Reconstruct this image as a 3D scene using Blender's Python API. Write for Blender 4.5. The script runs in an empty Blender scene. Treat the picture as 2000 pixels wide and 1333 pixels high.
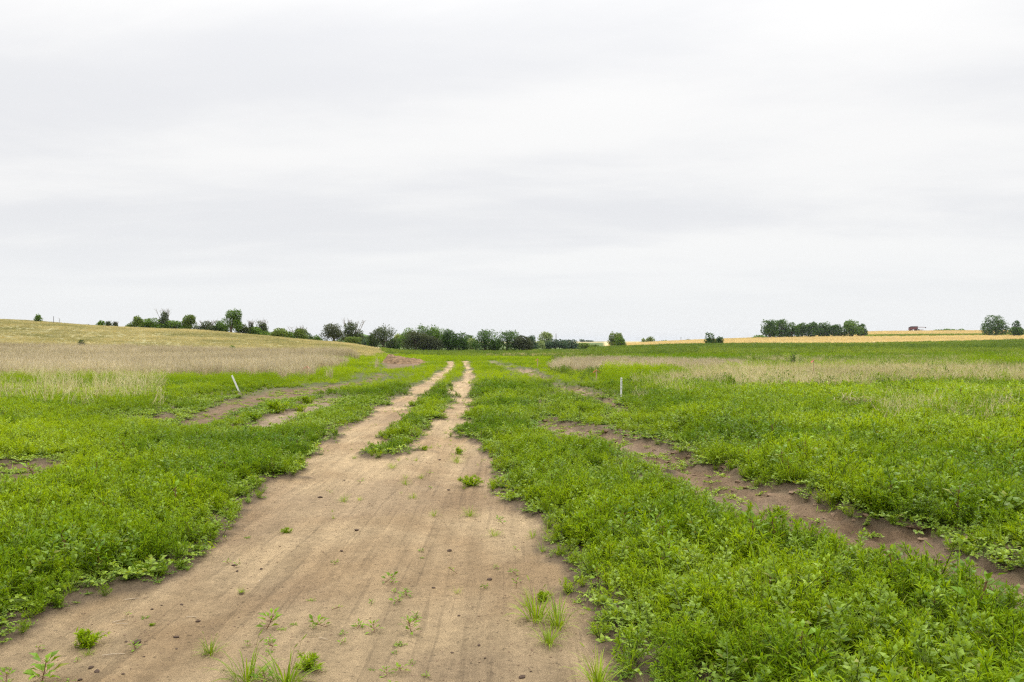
import bpy, math
import numpy as np
from mathutils import Vector

sc = bpy.context.scene
rng = np.random.default_rng(7)
F = 1556.0          # focal length in pixels of a 2000 px wide picture
H = 1.7             # eye height
HY = 666.5          # row of the true horizon

# ------------------------------------------------------------------ camera
cd = bpy.data.cameras.new("camera")
cam = bpy.data.objects.new("camera", cd)
sc.collection.objects.link(cam)
cam.location = (0, 0, H)
cam.rotation_euler = (math.radians(90), 0, 0)
cd.sensor_width = 36
cd.lens = 36 * F / 2000
cd.clip_start = 0.1
cd.clip_end = 12000
sc.camera = cam

# ------------------------------------------------------------------ world: overcast sky
EL, ROT = math.radians(52), math.radians(200)
w = bpy.data.worlds.new("World"); sc.world = w; w.use_nodes = True
nt = w.node_tree; nt.nodes.clear()
def N(nt, typ, **kw):
    n = nt.nodes.new(typ)
    for k, v in kw.items():
        if k.startswith('i_'):
            key = k[2:]; n.inputs[int(key) if key.isdigit() else key].default_value = v
        else: setattr(n, k, v)
    return n
def M(nt, op, a, b=None, c=None, clamp=False):
    n = nt.nodes.new('ShaderNodeMath'); n.operation = op; n.use_clamp = clamp
    for i, x in enumerate((a, b, c)):
        if x is None: continue
        if isinstance(x, (int, float)): n.inputs[i].default_value = x
        else: nt.links.new(x, n.inputs[i])
    return n.outputs[0]
def MIX(nt, f, a, b, blend='MIX'):
    n = nt.nodes.new('ShaderNodeMix'); n.data_type = 'RGBA'; n.blend_type = blend
    if isinstance(f, (int, float)): n.inputs[0].default_value = f
    else: nt.links.new(f, n.inputs[0])
    for i, x in ((6, a), (7, b)):
        if isinstance(x, tuple): n.inputs[i].default_value = (*x[:3], 1)
        else: nt.links.new(x, n.inputs[i])
    return n.outputs[2]
def RAMP(nt, x, lo, hi):
    n = nt.nodes.new('ShaderNodeMapRange'); n.interpolation_type = 'SMOOTHSTEP'
    nt.links.new(x, n.inputs[0]); n.inputs[1].default_value = lo; n.inputs[2].default_value = hi
    return n.outputs[0]
def NOISE(nt, vec, scale, detail=4, rough=.55, dist=0.0):
    n = nt.nodes.new('ShaderNodeTexNoise'); n.inputs['Scale'].default_value = scale
    n.inputs['Detail'].default_value = detail; n.inputs['Roughness'].default_value = rough
    n.inputs['Distortion'].default_value = dist
    if vec is not None: nt.links.new(vec, n.inputs['Vector'])
    return n.outputs[0]
def MAPV(nt, vec, scale=(1, 1, 1), loc=(0, 0, 0), rot=(0, 0, 0)):
    n = nt.nodes.new('ShaderNodeMapping'); nt.links.new(vec, n.inputs[0])
    n.inputs['Scale'].default_value = scale; n.inputs['Location'].default_value = loc
    n.inputs['Rotation'].default_value = rot
    return n.outputs[0]

tc = N(nt, 'ShaderNodeTexCoord')
sep = N(nt, 'ShaderNodeSeparateXYZ'); nt.links.new(tc.outputs['Generated'], sep.inputs[0])
zc = M(nt, 'MAXIMUM', sep.outputs[2], 0.0)
den = M(nt, 'ADD', zc, 0.10)
cmb = N(nt, 'ShaderNodeCombineXYZ')
nt.links.new(M(nt, 'DIVIDE', sep.outputs[0], den), cmb.inputs[0])
nt.links.new(M(nt, 'DIVIDE', sep.outputs[1], den), cmb.inputs[1])
# cloud layer in the plane of the cloud base, streaks run across the view and slightly down to the right
cp = MAPV(nt, cmb.outputs[0], scale=(.34, .5, 1), loc=(3.1, 1.3, 0), rot=(0, 0, math.radians(10)))
n1 = NOISE(nt, cp, 1.1, 8, .58, .35)
n2 = NOISE(nt, MAPV(nt, cmb.outputs[0], scale=(.55, 1.2, 1), loc=(7, 2, 0), rot=(0, 0, math.radians(6))), 1.4, 5, .55, .2)
cl = M(nt, 'ADD', M(nt, 'MULTIPLY', n1, .65), M(nt, 'MULTIPLY', n2, .35))
def patch(cx, cz, sx, sz, slope, amp):
    # one broad cloud bank, as an elongated soft patch of the cloud layer (directions, radians-like)
    dx = M(nt, 'SUBTRACT', M(nt, 'DIVIDE', sep.outputs[0], M(nt, 'MAXIMUM', sep.outputs[1], .05)), cx)
    dz = M(nt, 'SUBTRACT', M(nt, 'SUBTRACT', M(nt, 'DIVIDE', sep.outputs[2], M(nt, 'MAXIMUM', sep.outputs[1], .05)), cz), M(nt, 'MULTIPLY', dx, slope))
    e = M(nt, 'ADD', M(nt, 'POWER', M(nt, 'ABSOLUTE', M(nt, 'DIVIDE', dx, sx)), 2.0), M(nt, 'POWER', M(nt, 'ABSOLUTE', M(nt, 'DIVIDE', dz, sz)), 2.0))
    return M(nt, 'MULTIPLY', M(nt, 'EXPONENT', M(nt, 'MULTIPLY', e, -1.0)), amp)
for a in ((-.52, .33, .30, .07, .06, -.10), (-.05, .37, .35, .06, -.05, -.07), (.42, .39, .25, .04, 0, .05), (-.45, .235, .25, .035, .10, .08), (.05, .27, .35, .05, .10, .10), (.5, .26, .35, .05, .0, .09),
          (.1, .165, .5, .03, .06, -.035), (-.45, .155, .3, .03, .05, .03), (.5, .18, .3, .035, .03, -.03), (.0, .105, .5, .018, .03, .08), (.5, .12, .3, .025, 0, .06), (-.1, .07, .6, .022, .02, -.03)):
    cl = M(nt, 'ADD', cl, patch(*a))
cf = RAMP(nt, cl, .38, .62)
# CIE-like overcast brightening towards the zenith
s3 = M(nt, 'POWER', zc, 3.2)
lum = M(nt, 'ADD', M(nt, 'MULTIPLY', s3, 2.3), 0.835)
colr = MIX(nt, cf, (.928, .933, .953), (1.07, 1.064, 1.052))
hz = RAMP(nt, sep.outputs[2], .0, .16)
colr = MIX(nt, hz, (1.0, 1.015, 1.03), colr)
vm = N(nt, 'ShaderNodeVectorMath', operation='SCALE')
nt.links.new(colr, vm.inputs[0]); nt.links.new(lum, vm.inputs['Scale'])
sky = N(nt, 'ShaderNodeTexSky', sky_type='NISHITA', sun_disc=False, sun_elevation=EL, sun_rotation=ROT)
sm = N(nt, 'ShaderNodeVectorMath', operation='SCALE'); nt.links.new(sky.outputs[0], sm.inputs[0]); sm.inputs['Scale'].default_value = .09
fin = MIX(nt, .94, sm.outputs[0], vm.outputs[0])
bg = N(nt, 'ShaderNodeBackground'); nt.links.new(fin, bg.inputs[0]); bg.inputs[1].default_value = 1.0
out = N(nt, 'ShaderNodeOutputWorld'); nt.links.new(bg.outputs[0], out.inputs[0])

sl = bpy.data.lights.new("sun", 'SUN'); sl.energy = 1.5; sl.angle = math.radians(24); sl.color = (1, .95, .87)
so = bpy.data.objects.new("sun", sl); sc.collection.objects.link(so)
so.rotation_euler = (math.radians(90) - EL, 0, math.radians(180) - ROT + math.radians(180))
so.location = (0, 0, 30)

vs = sc.view_settings
vs.view_transform = 'Standard'; vs.look = 'None'; vs.exposure = 0.12; vs.gamma = 1; vs.use_curve_mapping = False
cy = sc.cycles
cy.max_bounces = 6; cy.diffuse_bounces = 4; cy.glossy_bounces = 2; cy.transmission_bounces = 4; cy.transparent_max_bounces = 6
cy.use_denoising = False; cy.denoising_input_passes = 'RGB_ALBEDO_NORMAL'; cy.denoising_prefilter = 'ACCURATE'
sc.cycles.pixel_filter_type = 'BLACKMAN_HARRIS'; sc.cycles.filter_width = 1.25

# ------------------------------------------------------------------ numpy helpers
def vnoise(x, y, seed=0):
    xi = np.floor(x).astype(np.int64); yi = np.floor(y).astype(np.int64)
    fx = x - xi; fy = y - yi
    fx = fx*fx*(3-2*fx); fy = fy*fy*(3-2*fy)
    def h(a, b):
        n = (a*374761393 + b*668265263 + seed*974634777) & 0xffffffff
        n = ((n ^ (n >> 13))*1274126177) & 0xffffffff
        n = n ^ (n >> 16)
        return (n & 0xffff)/65535.0
    return (h(xi, yi)*(1-fx)+h(xi+1, yi)*fx)*(1-fy)+(h(xi, yi+1)*(1-fx)+h(xi+1, yi+1)*fx)*fy
def fbm(x, y, s, oct=3, seed=0):
    x = np.asarray(x, float)/s; y = np.asarray(y, float)/s
    r = 0; a = .5; t = 0
    for o in range(oct):
        r = r + a*(vnoise(x, y, seed+o)*2-1); t += a; a *= .5; x = x*2+17.3; y = y*2+5.1
    return r/t
def sstep(a, b, x):
    t = np.clip((x-a)/(b-a), 0, 1); return t*t*(3-2*t)

# terrain table: heights on (column, depth)
TPX = np.array([-1500, 0, 250, 400, 525, 600, 697, 762, 830, 1000, 1200, 1300, 1400, 1500, 1700, 2000, 3400], float)
TD = np.array([1, 40, 60, 80, 100, 120, 135, 160, 200, 250, 320, 400, 450, 600, 800, 1300, 3500], float)
TZ = np.array([
 [0, .0, .2, 1.0, 2.7, 4.7, 6.0, 6.3, 5.5, 4, 3, 2, 2, 1, 0, 0, 0],
 [0, .0, .1, .8, 2.4, 4.3, 5.4, 5.4, 4.6, 3.4, 2.5, 1, .5, 0, 0, 0, 0],
 [0, .0, .05, .6, 1.9, 3.4, 4.0, 3.6, 2.7, 2, 1.5, 1, .5, 0, 0, 0, 0],
 [0, .0, .05, .5, 1.7, 2.9, 3.48, 2.9, 2, 1.5, 1, .6, .3, 0, 0, 0, 0],
 [0, .0, .0, .4, 1.4, 2.2, 2.52, 2.0, 1.2, .8, .6, .4, .2, 0, 0, 0, 0],
 [0, .0, .0, .35, 1.2, 1.7, 1.83, 1.3, .6, .3, .2, .1, 0, 0, 0, 0, 0],
 [0, .0, .0, .25, .9, 1.2, 1.15, .6, .1, -.2, 0, .2, 0, 0, 0, 0, 0],
 [0, .0, .0, .1, .2, .05, -.15, -.4, -.8, -1.1, -1.3, -1.3, -1, -1, 0, 0, 0],
 [0, .0, .0, 0, -.15, -.35, -.5, -.65, -.85, -1.2, -1.5, -1.6, -1.6, -1.5, -1, 0, 0],
 [0, .0, .0, 0, -.15, -.35, -.5, -.65, -.85, -1.2, -1.5, -1.6, -1.6, -1.5, -1, 0, 0],
 [0, .0, .0, 0, -.1, -.25, -.35, -.45, -.6, -.7, -.8, -.8, -.7, -.4, -.2, 0, 0],
 [0, .0, .0, 0, -.05, -.1, -.15, -.15, -.1, 0, .5, 1.0, 1.25, .6, .2, 0, 0],
 [0, .0, .0, 0, .0, .0, .0, .05, .1, .2, 1.1, 2.0, 2.4, 1.2, .4, 0, 0],
 [0, .0, .0, 0, .0, .0, .0, .05, .12, .33, 1.7, 3.0, 3.45, 2.6, 1, 0, 0],
 [0, .0, .0, 0, .0, .0, .03, .1, .2, .42, 2.0, 3.9, 5.0, 8.9, 7, 3, 0],
 [0, .0, .05, .1, .1, .2, .35, .55, 1.0, 1.6, 2.9, 4.5, 5.6, 9.6, 8.5, 5, 2],
 [0, .0, .05, .1, .2, .4, .6, .8, 1.3, 2.2, 3.5, 5.5, 7, 10, 9, 6, 3]])
_u = np.linspace(-1.7, 1.7, 341); _l = np.linspace(0, math.log(3500), 500)
_tmp = np.array([np.interp(_l, np.log(TD), r) for r in TZ])
_G = np.array([np.interp(_u, (TPX-1000)/F, _tmp[:, j]) for j in range(_tmp.shape[1])])   # depth x column
def _blur(a, ax, n):
    for _ in range(n):
        p = np.pad(a, [(1, 1) if i == ax else (0, 0) for i in range(2)], mode='edge')
        a = .25*np.take(p, range(0, a.shape[ax]), ax)+.5*np.take(p, range(1, a.shape[ax]+1), ax)+.25*np.take(p, range(2, a.shape[ax]+2), ax)
    return a
_G = _blur(_blur(_G, 0, 5), 1, 5)
def base_z(X, Y):
    Yc = np.maximum(Y, 1.0)
    u = np.clip(X/np.maximum(Y, 8.0), -1.699, 1.699); l = np.clip(np.log(Yc), 0, _l[-1]-1e-6)
    a = (u-_u[0])/(_u[1]-_u[0]); b = (l-_l[0])/(_l[1]-_l[0])
    ai = np.minimum(a.astype(int), len(_u)-2); bi = np.minimum(b.astype(int), len(_l)-2); fa = a-ai; fb = b-bi
    return ((_G[bi, ai]*(1-fa)+_G[bi, ai+1]*fa)*(1-fb)+(_G[bi+1, ai]*(1-fa)+_G[bi+1, ai+1]*fa)*fb)

def P(px, py, z=0.0):
    Y = F*(H-z)/(py-HY)
    return ((px-1000)*Y/F, Y)
def poly(*pts, z=0.0):
    return np.array([P(a, b, z) if b < 5000 else (a, -30.) for a, b in pts])
def sdf(poly_, X, Y):
    """signed distance, negative inside"""
    d = np.full(X.shape, 1e9); ins = np.zeros(X.shape, bool)
    n = len(poly_)
    for i in range(n):
        ax, ay = poly_[i]; bx, by = poly_[(i+1) % n]
        ex, ey = bx-ax, by-ay; wx, wy = X-ax, Y-ay
        t = np.clip((wx*ex+wy*ey)/(ex*ex+ey*ey+1e-12), 0, 1)
        d = np.minimum(d, (wx-ex*t)**2+(wy-ey*t)**2)
        if ay != by:
            c = ((ay > Y) != (by > Y)) & (X < (bx-ax)*(Y-ay)/(by-ay)+ax)
            ins ^= c
    d = np.sqrt(d)
    return np.where(ins, -d, d)

# bare ground outlines, read off the photograph at ground level
TRACK = poly((-520, 1700), (-150, 1333), (0, 1252), (60, 1236), (110, 1195), (225, 1155), (304, 1138), (383, 1096),
             (440, 1042), (500, 965), (560, 928), (640, 858), (740, 800), (805, 760), (852, 730), (876, 715), (872, 706),
             (886, 706), (890, 716), (868, 738), (845, 756), (806, 792), (772, 832), (728, 888), (765, 893), (802, 886), (836, 850),
             (860, 815), (884, 786), (886, 768), (876, 752), (905, 741), (908, 716), (900, 706), (915, 706), (917, 718), (924, 742),
             (916, 800), (898, 850), (930, 862), (945, 895), (958, 930), (994, 975), (1042, 1030), (1070, 1095), (1128, 1190),
             (1162, 1262), (1225, 1333), (1520, 1700))
TRACK = np.vstack([TRACK, [(1.4, -30), (-4.5, -30)]])
RUT = np.vstack([poly((1090, 822), (1150, 838), (1230, 852), (1290, 867), (1380, 902), (1450, 932), (1540, 962), (1590, 992), (1650, 1008),
                 (1730, 1014), (1815, 1042), (1880, 1092), (2000, 1120), (2300, 1200), (2800, 1400)),
                 poly((2700, 1600), (2200, 1320), (2020, 1240), (1900, 1180), (1790, 1132), (1660, 1090), (1530, 1058), (1430, 1030), (1360, 985), (1300, 945), (1240, 905), (1180, 880), (1100, 868), (1060, 850), (1062, 820))])
RUT_B = poly((1090, 752), (1150, 764), (1200, 786), (1245, 812), (1235, 820), (1180, 800), (1120, 776), (1085, 760))
RUT_C = poly((1003, 719), (1035, 722), (1078, 738), (1066, 747), (1035, 738), (1000, 726))
RUT_D = poly((1055, 788), (1080, 792), (1082, 804), (1062, 806))
RUT_E = poly((960, 708), (1000, 716), (992, 720), (966, 713))
LEFT_A = poly((355, 832), (400, 803), (450, 782), (520, 764), (590, 758), (690, 746), (745, 730), (750, 735), (700, 752), (610, 768), (585, 780), (520, 786), (470, 800), (430, 822), (385, 832))
LEFT_B = poly((478, 838), (520, 812), (575, 800), (600, 786), (645, 774), (672, 778), (640, 796), (570, 815), (520, 838))
LEFT_C = poly((-60, 905), (40, 898), (110, 905), (70, 945), (-60, 975))
LEFT_D = poly((295, 815), (325, 810), (330, 820), (300, 824))
MOUND_AP = poly((745, 712), (780, 706), (825, 709), (815, 716), (760, 722))
NEAR_E = poly((1300, 1700), (1430, 1333), (1445, 1310), (1490, 1312), (1520, 1340), (1520, 1700))
BARE = [TRACK, RUT, RUT_B, RUT_C, RUT_D, RUT_E, LEFT_A, LEFT_B, LEFT_C, LEFT_D, MOUND_AP]

def zone_values(X, Y):
    """distances to bare outlines with a ragged edge, plus broad vegetation zones"""
    r = fbm(X, Y, .55, 3, 3)*np.clip(.05+Y*.012, .05, .35)*1.3 + fbm(X, Y, .16, 2, 9)*.09
    strip = (Y > 10) & (Y < 26) & (X > -3.4) & (X < -.9)
    Z = {}
    near = (Y < 75) & (Y > -40)
    for k, pl in (('track', [TRACK]), ('rut', [RUT, RUT_B, RUT_C, RUT_D, RUT_E]), ('patch', [LEFT_A, LEFT_B, LEFT_C, LEFT_D, MOUND_AP])):
        d = np.full(X.shape, 50.0)
        for p in pl: d[near] = np.minimum(d[near], sdf(p, X[near], Y[near]))
        Z[k] = np.where(near, d + r*(1.5 if k == 'rut' else 1) - (strip*(-.06+.42*fbm(X, Y, .5, 3, 19))*sstep(22, 10, Y) if k == 'track' else 0) + ((Y < 22)*(.02+.10*sstep(9, 12, Y)+.28*np.clip(fbm(X, Y, .7, 3, 39), 0, 1)) if k == 'rut' else 0), 50.0)
    return Z
def ground_z(X, Y, Z=None):
    z = base_z(X, Y)
    if Z is None: Z = zone_values(X, Y)
    z = z + fbm(X, Y, 9, 3, 21)*np.clip((Y-6)/60, 0, 1)*.14*(Y < 300)
    z = z - .05*sstep(.25, -.15, Z['track']) - .13*sstep(.35, -.5, Z['rut']) - .08*sstep(.3, -.3, Z['patch'])
    # vegetated banks beside the track, raised rim along the far side of the wet rut
    z = z + .05*np.exp(-((Z['rut']-.35)/.25)**2)
    tr = Z['track'] < 0
    xa = X+.97+(Y-4)*.05
    z = z + tr*(.012*np.cos(xa*5.2)+.01*fbm(X*2.2, Y*.35, .4, 3, 5)) + np.where((Z['rut'] < .1) & (Y < 60), .05*fbm(X, Y, .5, 3, 33)+.05*fbm(X, Y, .16, 3, 34), 0)
    z = z + np.where(Y < 40, .012*fbm(X, Y, .12, 3, 41), 0)
    return z
def gz(x, y):
    return float(ground_z(np.array([float(x)]), np.array([float(y)]))[0])
def pix(X, Y, z):
    return 1000+F*X/np.maximum(Y, .5), HY+F*(H-z)/np.maximum(Y, .5)

# ------------------------------------------------------------------ materials
def new_mat(name):
    m = bpy.data.materials.new(name); m.use_nodes = True; m.node_tree.nodes.clear(); return m
def finish(m, color, rough=.8, spec=.3, bump=None, bstr=.3, bdist=.02, trans=0.0, normal=None):
    nt = m.node_tree
    b = N(nt, 'ShaderNodeBsdfPrincipled')
    if isinstance(color, tuple): b.inputs['Base Color'].default_value = (*color[:3], 1)
    else: nt.links.new(color, b.inputs['Base Color'])
    if isinstance(rough, (int, float)): b.inputs['Roughness'].default_value = rough
    else: nt.links.new(rough, b.inputs['Roughness'])
    b.inputs['Specular IOR Level'].default_value = spec
    if bump is not None:
        bp = N(nt, 'ShaderNodeBump'); bp.inputs['Strength'].default_value = bstr; bp.inputs['Distance'].default_value = bdist
        nt.links.new(bump, bp.inputs['Height']); nt.links.new(bp.outputs[0], b.inputs['Normal'])
    o = N(nt, 'ShaderNodeOutputMaterial'); s = b.outputs[0]
    if trans:
        t = N(nt, 'ShaderNodeBsdfTranslucent')
        if isinstance(color, tuple): t.inputs[0].default_value = (*color[:3], 1)
        else:
            g = N(nt, 'ShaderNodeVectorMath', operation='MULTIPLY'); nt.links.new(color, g.inputs[0]); g.inputs[1].default_value = (1.5, 1.35, .6)
            nt.links.new(g.outputs[0], t.inputs[0])
        mx = N(nt, 'ShaderNodeMixShader'); mx.inputs[0].default_value = trans
        nt.links.new(s, mx.inputs[1]); nt.links.new(t.outputs[0], mx.inputs[2]); s = mx.outputs[0]
    nt.links.new(s, o.inputs[0]); return m
def simple(name, col, rough=.7, spec=.3, var=.25, scale=6):
    m = new_mat(name); nt = m.node_tree
    tcn = N(nt, 'ShaderNodeTexCoord')
    n = NOISE(nt, tcn.outputs['Object'], scale, 4)
    c = MIX(nt, n, tuple(x*(1-var) for x in col), tuple(min(1, x*(1+var)) for x in col))
    return finish(m, c, rough, spec, n, .2, .01)

def leaf_mat(name, dark, light, stem, spec=.1, rough=.5, trans=.3, yellow=(.28, .25, .04)):
    """dark/light are picked by plant (tint), by patch (world noise) and by leaf (lr); stems have lr >= 2"""
    m = new_mat(name); nt = m.node_tree
    at = N(nt, 'ShaderNodeAttribute', attribute_type='INSTANCER', attribute_name='tint')
    lr = N(nt, 'ShaderNodeAttribute', attribute_type='GEOMETRY', attribute_name='lr')
    geo = N(nt, 'ShaderNodeNewGeometry')
    n = NOISE(nt, geo.outputs['Position'], .35, 3)
    oi = N(nt, 'ShaderNodeObjectInfo')
    f = M(nt, 'ADD', M(nt, 'MULTIPLY', at.outputs['Fac'], .70), M(nt, 'MULTIPLY', M(nt, 'SUBTRACT', n, .5), .5))
    f = M(nt, 'ADD', f, M(nt, 'MULTIPLY', M(nt, 'FRACT', lr.outputs['Fac']), .30))
    f = M(nt, 'ADD', f, M(nt, 'MULTIPLY', oi.outputs['Random'], .12), clamp=True)
    c = MIX(nt, f, dark, light)
    br = M(nt, 'ADD', M(nt, 'MULTIPLY', M(nt, 'FRACT', M(nt, 'MULTIPLY', lr.outputs['Fac'], 7.13)), .5), .75)
    v = N(nt, 'ShaderNodeVectorMath', operation='SCALE'); nt.links.new(c, v.inputs[0]); nt.links.new(br, v.inputs['Scale'])
    yf = M(nt, 'GREATER_THAN', M(nt, 'FRACT', M(nt, 'MULTIPLY', lr.outputs['Fac'], 31.7)), .965)
    c = MIX(nt, M(nt, 'MULTIPLY', yf, .6), v.outputs[0], yellow)
    c = MIX(nt, M(nt, 'GREATER_THAN', lr.outputs['Fac'], 1.5), c, stem)
    return finish(m, c, rough, spec, trans=trans)

MT = {}
MT['kochia'] = leaf_mat('kochia_leaf', (.070, .170, .003), (.400, .525, .003), (.11, .16, .02), trans=.36, spec=.1, rough=.6)
MT['lambs'] = leaf_mat('lambsquarters_leaf', (.085, .180, .012), (.370, .490, .045), (.14, .19, .04), trans=.3, spec=.28)
MT['grassy'] = leaf_mat('grass_blade', (.080, .175, .004), (.350, .470, .018), (.18, .19, .04), trans=.3, spec=.25)
MT['pigweed'] = leaf_mat('pigweed_leaf', (.080, .180, .010), (.280, .430, .020), (.22, .12, .06), trans=.3, spec=.25)
MT['dry'] = leaf_mat('dry_stalk', (.36, .32, .17), (.70, .62, .38), (.40, .33, .21), trans=.15, rough=.8, yellow=(.45, .36, .2))
MT['reed'] = leaf_mat('dead_reed', (.27, .225, .15), (.68, .595, .43), (.38, .30, .21), trans=.15, rough=.85, yellow=(.2, .26, .08))
MT['hillgrass'] = leaf_mat('hill_grass_blade', (.21, .225, .09), (.56, .48, .26), (.4, .32, .14), trans=.2, rough=.8, yellow=(.12, .17, .04))
MT['wheat'] = leaf_mat('wheat_blade', (.54, .42, .19), (.76, .64, .35), (.5, .38, .15), trans=.1, rough=.9, yellow=(.5, .4, .2))
MT['field'] = leaf_mat('field_leaf', (.060, .130, .012), (.270, .350, .038), (.1, .13, .05), trans=.28)
MT['bark'] = simple('bark', (.13, .10, .075), .9, .2, .4, 5)
MT['dead_wood'] = simple('dead_wood', (.30, .27, .24), .9, .2, .3, 8)
TREE = {
 'dark': ((.026, .070, .012), (.115, .215, .030)),
 'mid': ((.050, .110, .014), (.180, .300, .034)),
 'bright': ((.070, .120, .020), (.22, .30, .050)),
 'olive': ((.050, .075, .030), (.140, .180, .060)),
 'brown': ((.050, .066, .030), (.125, .145, .062)),
 'pale': ((.14, .20, .07), (.36, .44, .16)),
 'bluish': ((.040, .080, .050), (.11, .17, .085))}  # blue-green leaves; on the far skyline trees, distance haze put into the colour
for k, (a, b) in TREE.items():
    MT['t_'+k] = leaf_mat('foliage_'+k, a, b, a, trans=.22, rough=.6, yellow=b)

def ground_mat():
    m = new_mat('ground_soil'); nt = m.node_tree
    geo = N(nt, 'ShaderNodeNewGeometry'); pos = geo.outputs['Position']
    ca = N(nt, 'ShaderNodeAttribute', attribute_name='albedo'); wt = N(nt, 'ShaderNodeAttribute', attribute_name='wet')
    bare = N(nt, 'ShaderNodeAttribute', attribute_name='bare')
    # long streaks along the direction of travel, damp blotches, grit
    st = NOISE(nt, MAPV(nt, pos, (3.2, .22, 1), rot=(0, 0, math.radians(3.6))), 1.6, 6, .65)
    bl = NOISE(nt, MAPV(nt, pos, (1, .7, 1), loc=(4, 2, 0)), .75, 4, .5, .5)
    gr = NOISE(nt, pos, 11, 8, .8)
    gr2 = NOISE(nt, pos, 70, 8, .85)
    c1 = MIX(nt, M(nt, 'MULTIPLY', RAMP(nt, bl, .40, .64), .7), ca.outputs['Color'], (.68, .61, .55), 'MULTIPLY')
    damp = MIX(nt, M(nt, 'MULTIPLY', bare.outputs['Fac'], 1.0), ca.outputs['Color'], c1)
    s = M(nt, 'ADD', M(nt, 'MULTIPLY', RAMP(nt, st, .3, .7), .32), .84)
    st2 = NOISE(nt, MAPV(nt, pos, (14, .35, 1), rot=(0, 0, math.radians(3.6))), 1.3, 3, .6)
    s = M(nt, 'MULTIPLY', s, M(nt, 'SUBTRACT', 1.0, M(nt, 'MULTIPLY', M(nt, 'MULTIPLY', RAMP(nt, st2, .56, .66), bare.outputs['Fac']), .20)))
    s = M(nt, 'MULTIPLY', s, M(nt, 'ADD', M(nt, 'MULTIPLY', gr, 1.3), .35))
    s = M(nt, 'MULTIPLY', s, M(nt, 'ADD', M(nt, 'MULTIPLY', gr2, 1.1), .45))
    dk = RAMP(nt, NOISE(nt, pos, 26, 4, .6), .60, .68)
    s = M(nt, 'MULTIPLY', s, M(nt, 'SUBTRACT', 1.0, M(nt, 'MULTIPLY', dk, .4)))
    v = N(nt, 'ShaderNodeVectorMath', operation='SCALE'); nt.links.new(damp, v.inputs[0]); nt.links.new(s, v.inputs['Scale'])
    hb = M(nt, 'ADD', M(nt, 'MULTIPLY', gr, .7), M(nt, 'MULTIPLY', gr2, .5))
    hb = M(nt, 'ADD', hb, M(nt, 'MULTIPLY', st, .8))
    rr = M(nt, 'SUBTRACT', .95, M(nt, 'MULTIPLY', wt.outputs['Fac'], .3))
    return finish(m, v.outputs[0], rr, .25, hb, 1.0, .05)
MT['ground'] = ground_mat()
def far_mat():
    m = new_mat('far_field'); nt = m.node_tree
    geo = N(nt, 'ShaderNodeNewGeometry'); pos = geo.outputs['Position']
    ca = N(nt, 'ShaderNodeAttribute', attribute_name='albedo')
    a = NOISE(nt, MAPV(nt, pos, (.35, .06, 1), rot=(0, 0, .12)), 1, 5, .6)
    b = NOISE(nt, pos, .9, 6, .7)
    s = M(nt, 'ADD', M(nt, 'MULTIPLY', a, .5), M(nt, 'ADD', M(nt, 'MULTIPLY', b, .5), .5))
    v = N(nt, 'ShaderNodeVectorMath', operation='SCALE'); nt.links.new(ca.outputs['Color'], v.inputs[0]); nt.links.new(s, v.inputs['Scale'])
    return finish(m, v.outputs[0], .95, .1, b, .5, .2)
MT['far'] = far_mat()

# ------------------------------------------------------------------ object helpers
def link(o): sc.collection.objects.link(o); return o
def tag(o, label=None, cat=None, group=None, kind=None):
    if label: o['label'] = label
    if cat: o['category'] = cat
    if group: o['group'] = group
    if kind: o['kind'] = kind
    return o
def mesh_from(name, V, Fc, mats, attrs=None, smooth=False, matidx=None):
    me = bpy.data.meshes.new(name)
    V = np.asarray(V, np.float32); Fc = np.asarray(Fc, np.int32)
    me.vertices.add(len(V)); me.vertices.foreach_set('co', V.ravel())
    k = Fc.shape[1]
    me.loops.add(Fc.size); me.loops.foreach_set('vertex_index', Fc.ravel())
    me.polygons.add(len(Fc)); me.polygons.foreach_set('loop_start', np.arange(0, Fc.size, k, dtype=np.int32))
    if matidx is not None: me.polygons.foreach_set('material_index', np.asarray(matidx, np.int32))
    me.update(calc_edges=True)
    for n_, (ty, arr) in (attrs or {}).items():
        at = me.attributes.new(n_, ty, 'POINT')
        at.data.foreach_set('color' if ty == 'FLOAT_COLOR' else 'value', np.asarray(arr, np.float32).ravel())
    for m in (mats if isinstance(mats, (list, tuple)) else [mats]): me.materials.append(m)
    me.polygons.foreach_set('use_smooth', np.full(len(Fc), smooth)); me.update()
    return me
def obj(name, me, parent=None, loc=(0, 0, 0), rot=(0, 0, 0), scale=1):
    o = bpy.data.objects.new(name, me); link(o)
    if parent: o.parent = parent
    o.location = loc; o.rotation_euler = rot
    o.scale = (scale,)*3 if isinstance(scale, (int, float)) else scale
    return o

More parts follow.
